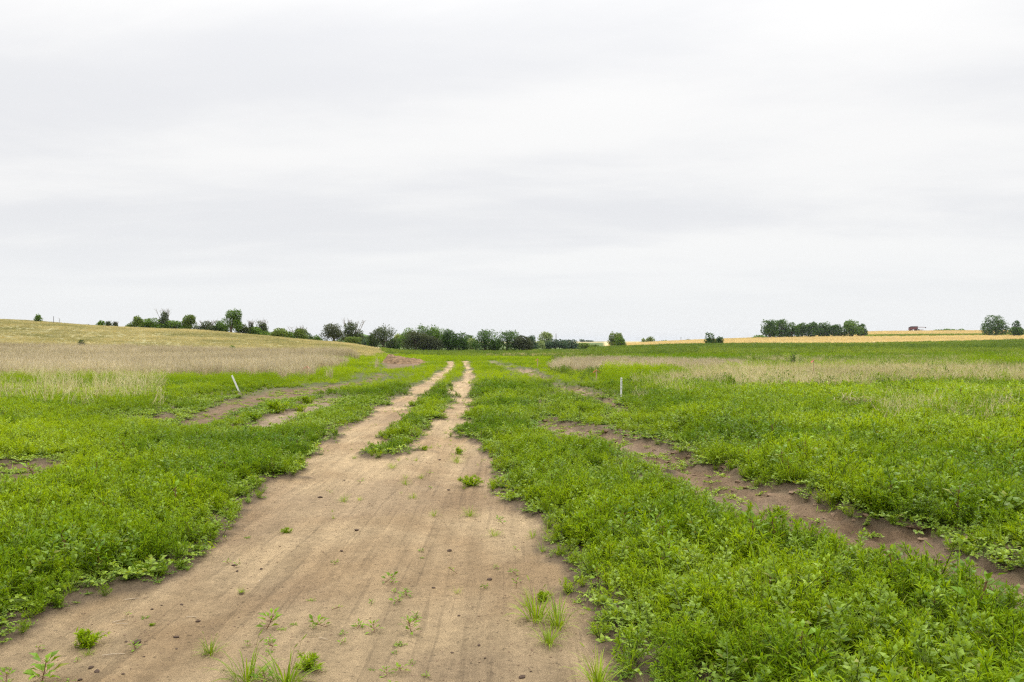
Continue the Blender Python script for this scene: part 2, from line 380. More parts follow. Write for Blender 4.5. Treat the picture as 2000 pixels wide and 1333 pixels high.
class Geo:
    """collects triangles with a per-vertex lr value"""
    def __init__(s): s.V = []; s.T = []; s.L = []; s.n = 0
    def add(s, V, T, L):
        s.V.append(V); s.T.append(T+s.n); s.L.append(L); s.n += len(V)
    def leaves(s, Pt, D, L, W, r, lr0=0.0, bend=.15, wide=.45):
        n = len(Pt)
        D = D/np.linalg.norm(D, axis=1, keepdims=True)
        up = r.normal(size=(n, 3))*.35+np.array([0, 0, 1.0])
        S = np.cross(D, up); S /= np.linalg.norm(S, axis=1, keepdims=True)+1e-9
        Nn = np.cross(S, D)
        L = np.broadcast_to(L, n)[:, None]; W = np.broadcast_to(W, n)[:, None]
        mid = Pt+D*L*wide+Nn*L*bend
        V = np.stack([Pt, mid+S*W*.5, mid-S*W*.5, Pt+D*L-Nn*L*bend*.6], 1).reshape(-1, 3)
        i = np.arange(n)[:, None]*4
        T = np.concatenate([i+np.array([0, 1, 2]), i+np.array([1, 3, 2])], 0)
        lr = np.repeat(np.clip(r.random(n)*.98+.005, 0, .99)+lr0, 4)
        s.add(V, T, lr)
    def blade(s, p, d, L, W, r, seg=5, droop=.8, lr=None):
        d = np.array(d, float); d /= np.linalg.norm(d)
        side = np.cross(d, [0, 0, 1.0]); side /= np.linalg.norm(side)+1e-9
        pts = [np.array(p, float)]; dd = d.copy()
        for k in range(seg):
            dd = dd+np.array([0, 0, -droop/seg*(.4+k/seg*1.6)])+np.array([d[0], d[1], 0])*droop*.25/seg
            dd /= np.linalg.norm(dd); pts.append(pts[-1]+dd*L/seg)
        V = []
        for k, q in enumerate(pts):
            wv = W*.5*(.55+.45*min(1, k/1.5))*(1-(k/seg)**2)
            V += [q-side*wv, q+side*wv]
        T = []
        for k in range(seg):
            a = 2*k; T += [(a, a+1, a+3), (a, a+3, a+2)]
        s.add(np.array(V), np.array(T), np.full(len(V), r.random()*.98 if lr is None else lr))
    def tube(s, pts, rad, lr=2.0, sides=3):
        pts = np.array(pts, float); n = len(pts)
        rad = np.broadcast_to(rad, n)
        V = []
        for k in range(n):
            t = pts[min(k+1, n-1)]-pts[max(k-1, 0)]; t /= np.linalg.norm(t)+1e-9
            a = np.cross(t, [.3, .9, .1]); a /= np.linalg.norm(a)+1e-9; b = np.cross(t, a)
            for j in range(sides):
                an = 2*math.pi*j/sides
                V.append(pts[k]+rad[k]*(a*math.cos(an)+b*math.sin(an)))
        T = []
        for k in range(n-1):
            for j in range(sides):
                a0 = k*sides+j; a1 = k*sides+(j+1) % sides
                T += [(a0, a1, a1+sides), (a0, a1+sides, a0+sides)]
        s.add(np.array(V), np.array(T), np.full(len(V), lr))
    def mesh(s, name, mat, smooth=False):
        return mesh_from(name, np.concatenate(s.V), np.concatenate(s.T), mat, {'lr': ('FLOAT', np.concatenate(s.L))}, smooth)

# ------------------------------------------------------------------ terrain meshes
def spacing(d0, n0, g, total):
    a = [0.0]; d = d0
    while a[-1] < total:
        a.append(a[-1]+d)
        if len(a) > n0: d *= g
    return np.array(a)
xp = spacing(.05, 110, 1.034, 4200)
xs = np.concatenate([-xp[:0:-1], xp])
ys = np.concatenate([np.linspace(-30, 2.2, 14)[:-1], 2.2+spacing(.05, 170, 1.018, 4000)])
XX, YY = np.meshgrid(xs, ys)
X = XX.ravel(); Y = YY.ravel()
ZV = zone_values(X, Y)
Zc = ground_z(X, Y, ZV)
PX, PY = pix(X, Y, Zc)
e1 = fbm(X, Y, 14, 3, 51)
def mixc(a, b, t): return a*(1-t[:, None])+np.array(b)[None]*t[:, None]
col = np.tile(np.array([.17, .125, .075]), (len(X), 1))
col = mixc(col, (.11, .12, .04), sstep(14, 34, Y))
hillm = sstep(800, 740, PX)*sstep(66, 78, Y+e1*5)*(Y < 330)
reedm = ((PX < 690+e1*30) & (Y > 36) & (Y < 80)).astype(float)
wheatm = ((PX > 1180) & (((Y > 245+e1*6) & (Y < 385) ) | ((Y > 455) & (Y < 2500)))).astype(float)
wheatm = np.maximum(wheatm, ((PX > 600) & (PX < 1250) & (Y > 700) & (Y < 2600) & (fbm(X, Y, 260, 2, 8) > -.1)).astype(float)*.7)
wheatm = np.maximum(wheatm, ((PX > 1180) & (PX < 1720) & (Y > 245) & (Y < 1200)).astype(float))
wheatm = np.maximum(wheatm, ((PX > 640) & (PX < 740) & (Y > 230) & (Y < 340)).astype(float))
col = mixc(col, (.15, .17, .05), ((Y > 60) & (Y < 110)).astype(float)*.8)
col = mixc(col, (.10, .145, .035), sstep(90, 160, Y))
col = mixc(col, (.36, .33, .17), hillm)
col = mixc(col, (.26, .24, .12), reedm*.6)
col = mixc(col, (.60, .48, .25), wheatm)
farc = sstep(700, 1500, Y)
col = mixc(col, (.17, .2, .1), farc*.5*(1-wheatm))
tr = sstep(.06, -.06, ZV['track']); ru = sstep(.06, -.06, ZV['rut']); pa = sstep(.06, -.06, ZV['patch'])
edge = sstep(.22, 0, ZV['track'])
col = mixc(col, (.22, .155, .095), edge*.35)
dm = sstep(.1, .45, fbm(X, Y, 2.2, 3, 77)+.25*sstep(-.5, 0, ZV['track']))
soil = mixc(np.tile(np.array([.49, .360, .205]), (len(X), 1)), (.36, .258, .155), dm*.6)
col = col*(1-tr[:, None])+soil*tr[:, None]
col = mixc(col, (.25, .170, .100), ru)
col = mixc(col, (.30, .22, .135), ru*sstep(40, 50, Y))
col = mixc(col, (.21, .142, .085), pa)
lb = sstep(.1, -.1, sdf(LEFT_B, X, Y)) if True else 0
col = mixc(col, (.33, .25, .165), lb*pa)
wet = ru*sstep(.1, .5, fbm(X, Y, .8, 2, 88)+.3)
bare = np.clip(tr+ru*.6+pa*.6, 0, 1)

nx, ny = len(xs), len(ys)
idx = np.arange(nx*ny).reshape(ny, nx)
Q = np.stack([idx[:-1, :-1], idx[:-1, 1:], idx[1:, 1:], idx[1:, :-1]], -1).reshape(-1, 4)
Vg = np.stack([X, Y, Zc], 1)
# vertex normals of the whole sheet
dzx = np.gradient(Zc.reshape(ny, nx), xs, axis=1); dzy = np.gradient(Zc.reshape(ny, nx), ys, axis=0)
NN = np.stack([-dzx.ravel(), -dzy.ravel(), np.ones(nx*ny)], 1); NN /= np.linalg.norm(NN, axis=1, keepdims=True)
cls_v = np.zeros(len(X), int)
cls_v[(hillm > .5)] = 3
cls_v[wheatm > .5] = 4
cls_v[ZV['patch'] < 0] = 5
cls_v[ZV['rut'] < 0] = 2
cls_v[ZV['track'] < 0] = 1
qc = np.max(cls_v[Q]*(cls_v[Q] < 3), axis=1); qc = np.where(qc > 0, qc, cls_v[Q[:, 0]])
names = {0: ('field_ground', 'green weedy prairie ground stretching out to the horizon'), 1: ('dirt_track', 'sandy tan two rut dirt track with a bare pull-off in front'),
         2: ('wheel_rut', 'damp dark brown rut running beside the track'), 3: ('grass_hill', 'low rounded hill under golden grass'),
         4: ('wheat_field_ground', 'ripe golden wheat field on the far rise'), 5: ('bare_soil_ground', 'bare soil patches among the weeds')}
for c, (nm, lab) in names.items():
    q = Q[qc == c]
    if not len(q): continue
    u_, inv = np.unique(q, return_inverse=True)
    far_m = c in (3, 4)
    C4 = np.concatenate([col[u_], np.ones((len(u_), 1))], 1)
    me = mesh_from(nm, Vg[u_], inv.reshape(-1, 4), MT['far'] if far_m else MT['ground'],
                   {'albedo': ('FLOAT_COLOR', C4), 'wet': ('FLOAT', wet[u_]), 'bare': ('FLOAT', bare[u_])}, True)
    me.normals_split_custom_set_from_vertices(NN[u_].tolist())
    tag(obj(nm, me), lab, None, None, 'structure')

# ------------------------------------------------------------------ plant prototypes
def unit(a): return a/np.linalg.norm(a, axis=-1, keepdims=True)
def kochia(r, h=.25, rad=.18, n=460, ll=.042, lw=.0075, nst=11):
    g = Geo(); tips = []
    for k in range(nst):
        a = r.random()*6.28; t = r.random()**.7*rad
        tip = np.array([math.cos(a)*t, math.sin(a)*t, h*(.65+.4*r.random())*(1-.35*(t/rad)**2)])
        b = np.array([math.cos(a)*t*.15, math.sin(a)*t*.15, 0]); mid = (b+tip)/2+r.normal(size=3)*.02
        g.tube([b, mid, tip], [.004, .003, .0015]); tips.append((b, mid, tip))
    m = n//nst
    for b, mid, tip in tips:
        t = r.random(m)**.8
        t2 = t*2
        Pt = np.where((t2 < 1)[:, None], b+(mid-b)*t2[:, None], mid+(tip-mid)*(t2-1)[:, None])
        ax = unit(tip-b)
        D = unit(r.normal(size=(m, 3))*[1, 1, .6]+ax*.9)
        Pt = Pt+D*(1-t)[:, None]*.035*(h/.32)
        g.leaves(Pt, D, ll*(.6+.7*r.random(m)), lw*(.7+.6*r.random(m)), r, bend=.12)
    return g
def lambs(r, h=.28, n=44, ll=.060):
    g = Geo()
    for sidx in range(1+int(r.random()*3)):
        lean = r.normal(size=2)*.45; hh = h*(1 if sidx == 0 else .55+.3*r.random())
        tip = np.array([lean[0]*hh, lean[1]*hh, hh]); b = np.zeros(3)
        g.tube([b, tip*.5+r.normal(size=3)*.01, tip], [.005, .004, .002])
        m = n if sidx == 0 else n//2
        t = .12+.88*np.sort(r.random(m))**.8
        an = np.arange(m)*2.4+r.random()*6
        el = .15+.9*t**3
        D = np.stack([np.cos(an)*np.cos(el), np.sin(an)*np.cos(el), np.sin(el)], 1)+r.normal(size=(m, 3))*.12
        L = ll*(1.15-.65*t)*(.8+.5*r.random(m))
        Pt = tip*t[:, None]+unit(D)*L[:, None]*.35
        g.leaves(Pt, D, L, L*.62, r, bend=.08, wide=.42)
    return g
def broad(r, h=.2, n=22, ll=.07):
    g = Geo(); tip = np.array([r.normal()*.03, r.normal()*.03, h]); g.tube([np.zeros(3), tip*.5+r.normal(size=3)*.03*h, tip], [.001+.022*h, .001+.018*h, .001+.01*h])
    t = .15+.85*np.sort(r.random(n)); an = np.arange(n)*2.4
    el = .2+.6*t**2
    D = np.stack([np.cos(an)*np.cos(el), np.sin(an)*np.cos(el), np.sin(el)], 1)+r.normal(size=(n, 3))*.1
    L = ll*(.7+.6*r.random(n))*(1.1-.35*t)
    Pt = tip*t[:, None]+unit(D)*L[:, None]*.45
    for p_, d_ in zip(tip*t[:, None], Pt): g.tube([p_, d_], .0013)
    g.leaves(Pt, D, L, L*.42, r, bend=.12, wide=.5)
    return g
def grass(r, h=.42, n=24, w_=.013, spread=.05, droop=1.1, heads=2):
    g = Geo()
    for k in range(n):
        a = r.random()*6.28; el = .75+.7*r.random()
        p = np.array([math.cos(a), math.sin(a), 0])*spread*r.random()
        d = (math.cos(a)*math.cos(el), math.sin(a)*math.cos(el), math.sin(el))
        g.blade(p, d, h*(.55+.7*r.random()), w_*(.6+.7*r.random()), r, 5, droop*(.5+r.random()))
    for k in range(heads):
        a = r.random()*6.28; d = np.array([math.cos(a)*.35, math.sin(a)*.35, 1.0])
        tip = d*h*1.05; g.tube([np.zeros(3), tip*.6, tip], [.002, .0015, .001])
        q = tip+unit(np.array([d[0]*2.2, d[1]*2.2, .7]))*h*.18
        g.tube([tip, (tip+q)/2, q], [.003, .005, .002], lr=.95, sides=4)
    return g
def creeper(r, rad=.12, n=60, ll=.028):
    g = Geo()
    for k in range(6):
        a = k*1.05+r.random()*.6; R_ = rad*(.6+.5*r.random())
        tip = np.array([math.cos(a)*R_, math.sin(a)*R_, .012+.02*r.random()])
        g.tube([np.array([0, 0, .004]), tip*.5+[0, 0, .012], tip], [.0025, .002, .001])
        m = n//6; t = .15+.85*r.random(m)
        D = r.normal(size=(m, 3))*[1, 1, .3]+[0, 0, .25]
        Pt = tip*t[:, None]+[0, 0, .008]
        L = ll*(.6+.7*r.random(m)); g.leaves(Pt, D, L, L*.55, r, bend=.1)
    return g
def clump(r, h=.5, rad=.35, n=260, ll=.09, lw=.03):
    """coarse weed bush for distances beyond 30 m"""
    g = Geo(); t = r.random(n)**.6
    a = r.random(n)*6.28; rr = rad*np.sqrt(r.random(n))
    lob = .8+.35*np.sin(a*3+r.random()*6)
    z = h*(1-.6*(rr/rad)**2)*(.25+.75*t)*lob
    Pt = np.stack([np.cos(a)*rr, np.sin(a)*rr, z], 1)
    D = unit(Pt*[1.2, 1.2, .4]/rad+r.normal(size=(n, 3))*.8+[0, 0, .7])
    g.leaves(Pt, D, ll*(.6+.8*r.random(n)), lw*(.6+.8*r.random(n)), r, bend=.1)
    return g
def stalks(r, h=.9, n=34, rad=.18, w_=.006, lean=.2, twigs=True):
    g = Geo()
    for k in range(n):
        a = r.random()*6.28; p = np.array([math.cos(a), math.sin(a), 0])*rad*math.sqrt(r.random())
        d = np.array([r.normal()*lean, r.normal()*lean, 1]); hh = h*(.5+.55*r.random())
        g.blade(p, d, hh, w_*(.7+.6*r.random()), r, 4, .25*r.random())
        if twigs and r.random() < .6:
            for j in range(3):
                q = p+unit(d)*hh*(.5+.4*r.random()); e = d+r.normal(size=3)*.6
                g.blade(q, e, hh*.2, w_*.8, r, 2, .1)
    return g
PROTO = {}
def protos(key, mat, fn, cnt, **kw):
    co = bpy.data.collections.new(key)
    for k in range(cnt):
        r = np.random.default_rng(abs(hash_(key))*100+k)
        me = fn(r, **kw).mesh(key, mat)
        o = bpy.data.objects.new(key, me); co.objects.link(o)
    PROTO[key] = co
def hash_(s):
    h_ = 7
    for ch in s: h_ = (h_*31+ord(ch)) % 99991
    return h_
protos('kochia_plant', MT['kochia'], kochia, 6)
protos('lambsquarters_plant', MT['lambs'], lambs, 6)
protos('pigweed_plant', MT['pigweed'], broad, 4)
protos('grass_clump', MT['grassy'], grass, 5)
protos('creeping_plant', MT['lambs'], creeper, 4)
protos('short_grass', MT['grassy'], grass, 4, h=.13, n=26, w_=.006, spread=.05, heads=0)
protos('tiny_seedling', MT['pigweed'], broad, 4, h=.035, n=7, ll=.03)
protos('weed_bush', MT['field'], clump, 6)
protos('kochia_bush', MT['kochia'], clump, 6, h=.42, rad=.28, n=420, ll=.055, lw=.016)
protos('reed_clump', MT['reed'], stalks, 8, n=11, rad=.06, w_=.013, lean=.13)
protos('dry_stalk_clump', MT['dry'], stalks, 6, n=16, rad=.22, lean=.3, w_=.009, h=.85)
protos('hill_tuft', MT['hillgrass'], stalks, 6, h=.24, n=46, rad=.3, w_=.018, lean=.45, twigs=False)
protos('wheat_tuft', MT['wheat'], stalks, 4, h=.75, n=40, rad=.9, w_=.09, lean=.12, twigs=False)
g_ = None
def clod(r, s=.012):
    import bmesh
    bm = bmesh.new(); bmesh.ops.create_icosphere(bm, subdivisions=1, radius=s)
    V = np.array([v.co[:] for v in bm.verts]); V *= (1+r.normal(size=(len(V), 1))*.22)*[1.5, 1, .6]
    T = np.array([[v.index for v in f.verts] for f in bm.faces]); bm.free()
    g = Geo(); g.add(V, T, np.full(len(V), 0.0)); return g
MT['clod'] = simple('soil_clod', (.085, .058, .042), .95, .15, .4, 60)
MT['crumb'] = simple('soil_crumb', (.22, .15, .095), .95, .15, .4, 60)
protos('soil_crumb', MT['crumb'], clod, 4, s=.007)

def scatter(name, key, X_, Y_, smin, smax, tint, label, seed=0, tilt=.12, sink=.0, size=None):
    n = len(X_); r = np.random.default_rng(1000+seed)
    Z_ = ground_z(X_, Y_)-sink
    me = bpy.data.meshes.new(name); me.vertices.add(n)
    me.vertices.foreach_set('co', np.stack([X_, Y_, Z_], 1).astype(np.float32).ravel())
    def at(nm, ty, arr, f='value'):
        a = me.attributes.new(nm, ty, 'POINT'); a.data.foreach_set(f, arr.ravel())
    rot = np.stack([r.normal(size=n)*tilt, r.normal(size=n)*tilt, r.random(n)*6.283], 1).astype(np.float32)
    s = smin+(smax-smin)*r.random(n)
    if size is not None: s = s*size
    at('rot', 'FLOAT_VECTOR', rot, 'vector'); at('scl', 'FLOAT', s.astype(np.float32))
    at('idx', 'INT', r.integers(0, len(PROTO[key].objects), n).astype(np.int32)); at('tint', 'FLOAT', np.clip(tint, 0, 1).astype(np.float32))
    o = obj(name, me)
    ng = bpy.data.node_groups.new(name+'_scatter', 'GeometryNodeTree')
    ng.interface.new_socket('Geometry', in_out='INPUT', socket_type='NodeSocketGeometry')
    ng.interface.new_socket('Geometry', in_out='OUTPUT', socket_type='NodeSocketGeometry')
    gi = ng.nodes.new('NodeGroupInput'); go = ng.nodes.new('NodeGroupOutput')
    iop = ng.nodes.new('GeometryNodeInstanceOnPoints'); iop.inputs['Pick Instance'].default_value = True
    ci = ng.nodes.new('GeometryNodeCollectionInfo'); ci.inputs[0].default_value = PROTO[key]
    ci.inputs['Separate Children'].default_value = True; ci.inputs['Reset Children'].default_value = True
    def na(nm, ty):
        q = ng.nodes.new('GeometryNodeInputNamedAttribute'); q.data_type = ty; q.inputs[0].default_value = nm; return q.outputs[0]
    ng.links.new(gi.outputs[0], iop.inputs['Points']); ng.links.new(ci.outputs[0], iop.inputs['Instance'])
    ng.links.new(na('idx', 'INT'), iop.inputs['Instance Index']); ng.links.new(na('rot', 'FLOAT_VECTOR'), iop.inputs['Rotation'])
    ng.links.new(na('scl', 'FLOAT'), iop.inputs['Scale']); ng.links.new(iop.outputs[0], go.inputs[0])
    md = o.modifiers.new('scatter', 'NODES'); md.node_group = ng
    tag(o, label, None, None, 'stuff'); return o

def cand(x0, x1, y0, y1, dens, seed, umax=.80):
    r = np.random.default_rng(seed); A = (x1-x0)*(y1-y0); n = int(A*dens)
    x = x0+(x1-x0)*r.random(n); y = y0+(y1-y0)*r.random(n)
    k = np.abs(x) < umax*y+1.5
    return x[k], y[k]
def zones(x, y):
    Zz = zone_values(x, y); b = np.minimum(np.minimum(Zz['track'], Zz['rut']), Zz['patch'])
    z = base_z(x, y); px, py = pix(x, y, z)
    return Zz, b, px, py
def in_reed(x, y, px):
    e = fbm(x, y, 6, 3, 61)
    left = (px < 640+e*70+fbm(x, y, 2, 3, 161)*90+sstep(60, 80, y)*50) & (y > 36+e*4+sstep(0, 500, px)*-1.0) & (y < 80+e*3)
    w_ = fbm(x, y, 2.2, 3, 62)
    r1 = (px > 1070+e*60+w_*30) & (px < 1440+e*60+w_*60) & (y > 42+e*6+w_*5) & (y < 61+e*9+w_*6) & (fbm(x, y, 3, 3, 63) > -.42)
    r2 = (px > 1330+e*90) & (y > 27.5+e*4+w_*3-sstep(1500, 1350, px)*-4) & (y < 41+e*6+w_*4)
    r3 = (px > 950) & (px < 1260) & (y > 90+e*8) & (y < 104+e*8)
    return left, r1, r2, r3

# near weeds 1.6..30 m
def pn2_(x, y): return fbm(x, y, .7, 3, 181)
def low_near_bare(patch, rut, y, px):
    m = 1-.5*np.exp(-(np.maximum(patch, 0)/1.6)**2)*(y > 12)*(px < 1000)
    return m*(1-.35*np.exp(-(np.maximum(rut, 0)/1.0)**2)*(y > 12))
def near_cover():
    x, y = cand(-26, 26, 1.6, 30, 95, 11)
    Zz, b, px, py = zones(x, y)
    l, r1, r2, r3 = in_reed(x, y, px)
    r = np.random.default_rng(5)
    dens = np.where(y < 14, 1.0, np.where(y < 22, .8, .6))
    # thinner ground in the trampled belt left of the wet rut and round the left patches
    thin = fbm(x, y, 1.3, 3, 71)
    belt = np.exp(-((Zz['rut']-.6)/.8)**2)*(px > 1050)*(py < 960)
    dens = dens*np.where((belt > .4) & (thin > -.1), .35, 1)
    dens = dens*np.where((px < 900) & (Zz['patch'] < 1.6) & (thin > .05), .25, 1)
    dens = dens*np.where((px < 260) & (py > 880) & (py < 990) & (thin > .0), .25, 1)
    lowm = low_near_bare(Zz['patch'], Zz['rut'], y, px)
    keep = (b > .03) & (r.random(len(x)) < dens) & ~(r2 & (r.random(len(x)) < .8))
    x, y, px, py, b, rut = x[keep], y[keep], px[keep], py[keep], b[keep], Zz['rut'][keep]
    n = len(x); u = r.random(n); pn = fbm(x, y, 1.8, 3, 81); pn2 = fbm(x, y, .9, 3, 83)
    size = .44+.52*sstep(.0, .65, b)+.22*pn2_(x, y)
    size = size*np.where((px > 1300) & (rut > 0) & (y > 7), 1.25, 1.0)
    size = size*np.where((px < 900) & (px > 0) & (y > 9), .85, 1.0)
    size = size*lowm[keep]*(1+.3*(r.random(n) < .07))*(1+.25*(px > 1350)*(y > 9)*pn)
    t0 = .34+.75*pn+.22*(r.random(n)-.5)
    t0 += np.where((px < 500), .22*sstep(500, 0, px), 0)-.12*((px > 900) & (py < 900) & (px < 1100))+np.where((px > 1500) & (py < 900), .15, 0)
    wk = .62+.45*pn2; wl = .30+.35*np.clip(-pn2, 0, 1)+.12*((px > 1000) & (py > 950)); wg = .15+.3*np.clip(pn, 0, 1)
    wp = .06*np.ones(n)
    tot = wk+wl+wg+wp
    ck = u < wk/tot; c2 = ~ck & (u < (wk+wl)/tot); c3 = ~ck & ~c2 & (u < (wk+wl+wg)/tot); c4 = ~ck & ~c2 & ~c3
    # low creeping rim next to bare soil
    rim = (b < .30) & (r.random(n) < .55)
    side = np.where(px < 950, 0, 1)
    for s_, nm in ((0, 'near the open hillside'), (1, 'beside the wet rut')):
        m_ = side == s_
        wh = 'verge on the hill side of the sandy track' if s_ == 0 else 'ridge between the track and the wet rut and beyond it'
        for msk, key, nmx, what, sd, a, c_ in ((ck & ~rim, 'kochia_plant', 'feathery_weeds', 'feathery bright green weeds', 1, .75, 1.15),
                                     (c2 & ~rim, 'lambsquarters_plant', 'leafy_weeds', 'pale leafy upright weeds', 2, .6, 1.05),
                                     (c3 & ~rim, 'grass_clump', 'tall_grass', 'long arching green grass blades', 3, .6, 1.05),
                                     (c4 & ~rim, 'pigweed_plant', 'broadleaf_weeds', 'broad leaved green weeds', 4, .7, 1.3),
                                     (rim, 'creeping_plant', 'creeping_weeds', 'low creeping weeds edging bare soil', 5, .7, 1.4)):
            k = msk & m_
            scatter(nmx, key, x[k], y[k], a*(.85 if key != 'grass_clump' else .6), c_*(1.1 if key != 'grass_clump' else .8), t0[k], what+' on the '+wh, sd+10*s_, size=size[k])
near_cover()
def understorey():
    x, y = cand(-22, 24, 1.6, 24, 26, 111)
    Zz, b, px, py = zones(x, y); k = b > .12; x, y = x[k], y[k]; r = np.random.default_rng(51)
    scatter('ground_cover', 'creeping_plant', x, y, .9, 2.0, .35+.5*fbm(x, y, 1.5, 3, 84)+.2*r.random(len(x)), 'low leafy growth filling the gaps under the weeds', 9)
understorey()

def strip_cover():
    # extra low plants at all edges and thinly over the bare soil
    r = np.random.default_rng(6)
    x, y = cand(-16, 14, 2.2, 45, 26, 12)
    Zz, b, px, py = zones(x, y)
    onT = (Zz['track'] < -.02)
    pr = .025+.14*sstep(-.5, 0, Zz['track'])+.10*np.exp(-((px-800)/90)**2)*(py < 960)*(py > 860)+.035*(py > 1130)*(px > 480)*(px < 860)
    pr = pr+.5*(fbm(x, y, .7, 3, 91) > .35)*(Zz['track'] > -.4)
    k = onT & (r.random(len(x)) < pr*1.0)
    q = r.random(len(x))
    scatter('seedlings', 'tiny_seedling', x[k & (q < .6)], y[k & (q < .6)], .5, 1.4, .4+.4*r.random((k & (q < .6)).sum()), 'tiny green seedlings sprinkled over the sandy track', 31)
    scatter('short_grass', 'short_grass', x[k & (q >= .6)], y[k & (q >= .6)], .2, .7, .5+.4*r.random((k & (q >= .6)).sum()), 'small grass tufts sprouting from the sandy track', 32)
    k = (Zz['track'] > .1) & ((Zz['rut'] < .02) | (Zz['patch'] < .02)) & (r.random(len(x)) < .16+.5*(fbm(x, y, .6, 3, 93) > .12)+.4*((px > 1000) & (py < 925))+.2*(px < 300))
    scatter('rut_weeds', 'creeping_plant', x[k], y[k], .5, 1.3, .5+.4*r.random(k.sum()), 'low pale weeds dotting the damp rut and bare patches', 33)
strip_cover()

def mid_cover():
    r = np.random.default_rng(8)
    x, y = cand(-70, 70, 29, 84, 7, 13)
    Zz, b, px, py = zones(x, y)
    l, r1, r2, r3 = in_reed(x, y, px)
    anyr = l | r1 | r2
    hill = (px < 770-sstep(60, 80, y)*40) & (y > 76+fbm(x, y, 8, 2, 4)*4)
    q = r.random(len(x))
    near_bare = (b < .15)
    pn = fbm(x, y, 5, 3, 85)
    low = None
    k = ~near_bare & ~hill & (~anyr | (q < np.where(r2, .42, .12)))
    # far green sward gets lower
    low = np.where((px > 690) & (px < 1180), .55, 1.0)*np.where(px < 700, .8, 1)*low_near_bare(Zz['patch'], Zz['rut'], y, px)*(1+.35*pn*(px > 1150))
    t = .45+.45*pn+.08*((px < 760) & (px > 560))+.1*((px > 1080) & (px < 1300))
    t = t-.35*sstep(48, 64, y)*(px > 1150)-.1*(px > 1150)
    lab = 'dense bushy green weeds covering the field '
    for s_, wh in ((0, 'below the golden hill'), (1, 'on the wet rut side')):
        kk = k & ((px < 900) == (s_ == 0))
        scatter('weed_cover', 'kochia_bush', x[kk], y[kk], .7, 1.25, t[kk], lab+wh, 41+s_, size=low[kk])
    x, y = cand(-6, 70, 24, 84, .9, 113)
    Zz, b, px, py = zones(x, y); r2_ = fbm(x, y, 7, 3, 186)
    kk = (px > 1080) & (b > .6) & (r2_ > -.12) & ~in_reed(x, y, px)[1]
    scatter('dark_weeds', 'weed_bush', x[kk], y[kk], .7, 1.25, .0+.35*r.random(kk.sum()), 'darker taller bushy weeds standing among the lighter ones', 44, size=(.75+.6*np.clip(r2_, 0, 1))[kk])
    x, y = cand(-75, 75, 26, 84, 30, 14)
    Zz, b, px, py = zones(x, y); l, r1, r2, r3 = in_reed(x, y, px); q = r.random(len(x))
    kk = l & (b > .2) & (q < .92-.35*sstep(44, 36, y)-.3*(fbm(x, y, 4, 3, 197) > .2))
    scatter('dead_reeds', 'reed_clump', x[kk], y[kk], .6, 1.0, .45+.4*fbm(x, y, 7, 3, 95)[kk]+.5*fbm(x, y, 1.6, 3, 195)[kk]+.5*(r.random(kk.sum())-.5)+.15*(y[kk] < 50), 'grey tan dead reeds in a wide band at the hill foot', 51)
    kk = r1 & (b > .2)
    scatter('dead_reeds', 'reed_clump', x[kk], y[kk], .45, .72, .5+.4*fbm(x, y, 7, 3, 96)[kk]+.4*fbm(x, y, 1.6, 3, 196)[kk]+.5*(r.random(kk.sum())-.5), 'tan dead reeds in the band behind the upright white stake', 52)
    r4 = (px > 1440) & (y > 38) & (y < 66) & (fbm(x, y, 4, 3, 163) > .02)
    kk = ((r2 & (q < .5)) | (r4 & (q < .22))) & (b > .2)
    scatter('dead_grass', 'dry_stalk_clump', x[kk], y[kk], .55, .95, .5+.5*fbm(x, y, 5, 3, 97)[kk], 'pale dead grass mixed through the weeds around the sapling', 53)
mid_cover()
def sparse_stalks():
    r = np.random.default_rng(9)
    x, y = cand(-26, 27, 13, 40, 4.2, 15)
    Zz, b, px, py = zones(x, y)
    a = (px < 330) & (py > 738) & (py < 800) & (fbm(x, y, 1.2, 2, 98) > .15-.2*(px < 240))
    c = (px > 1720) & (py > 785) & (py < 852) & (fbm(x, y, 1.6, 2, 99) > -.2)
    d = (px > 1240) & (px < 1500) & (py > 742) & (py < 785) & (fbm(x, y, 2, 2, 90) > .0)
    scatter('dry_stalks', 'dry_stalk_clump', x[a], y[a], .7, 1.15, .5+.4*r.random(a.sum()), 'tall pale dead stalks standing in bright weeds before the reeds', 54, tilt=.2)
    c = c | d
    # the loose stand at the frame edge is nearer and fuller
    scatter('dry_stalks', 'dry_stalk_clump', x[c], y[c], .55, .95, .6+.4*r.random(c.sum()), 'straw coloured broken stalks leaning in the lush kochia', 55, tilt=.35)
sparse_stalks()
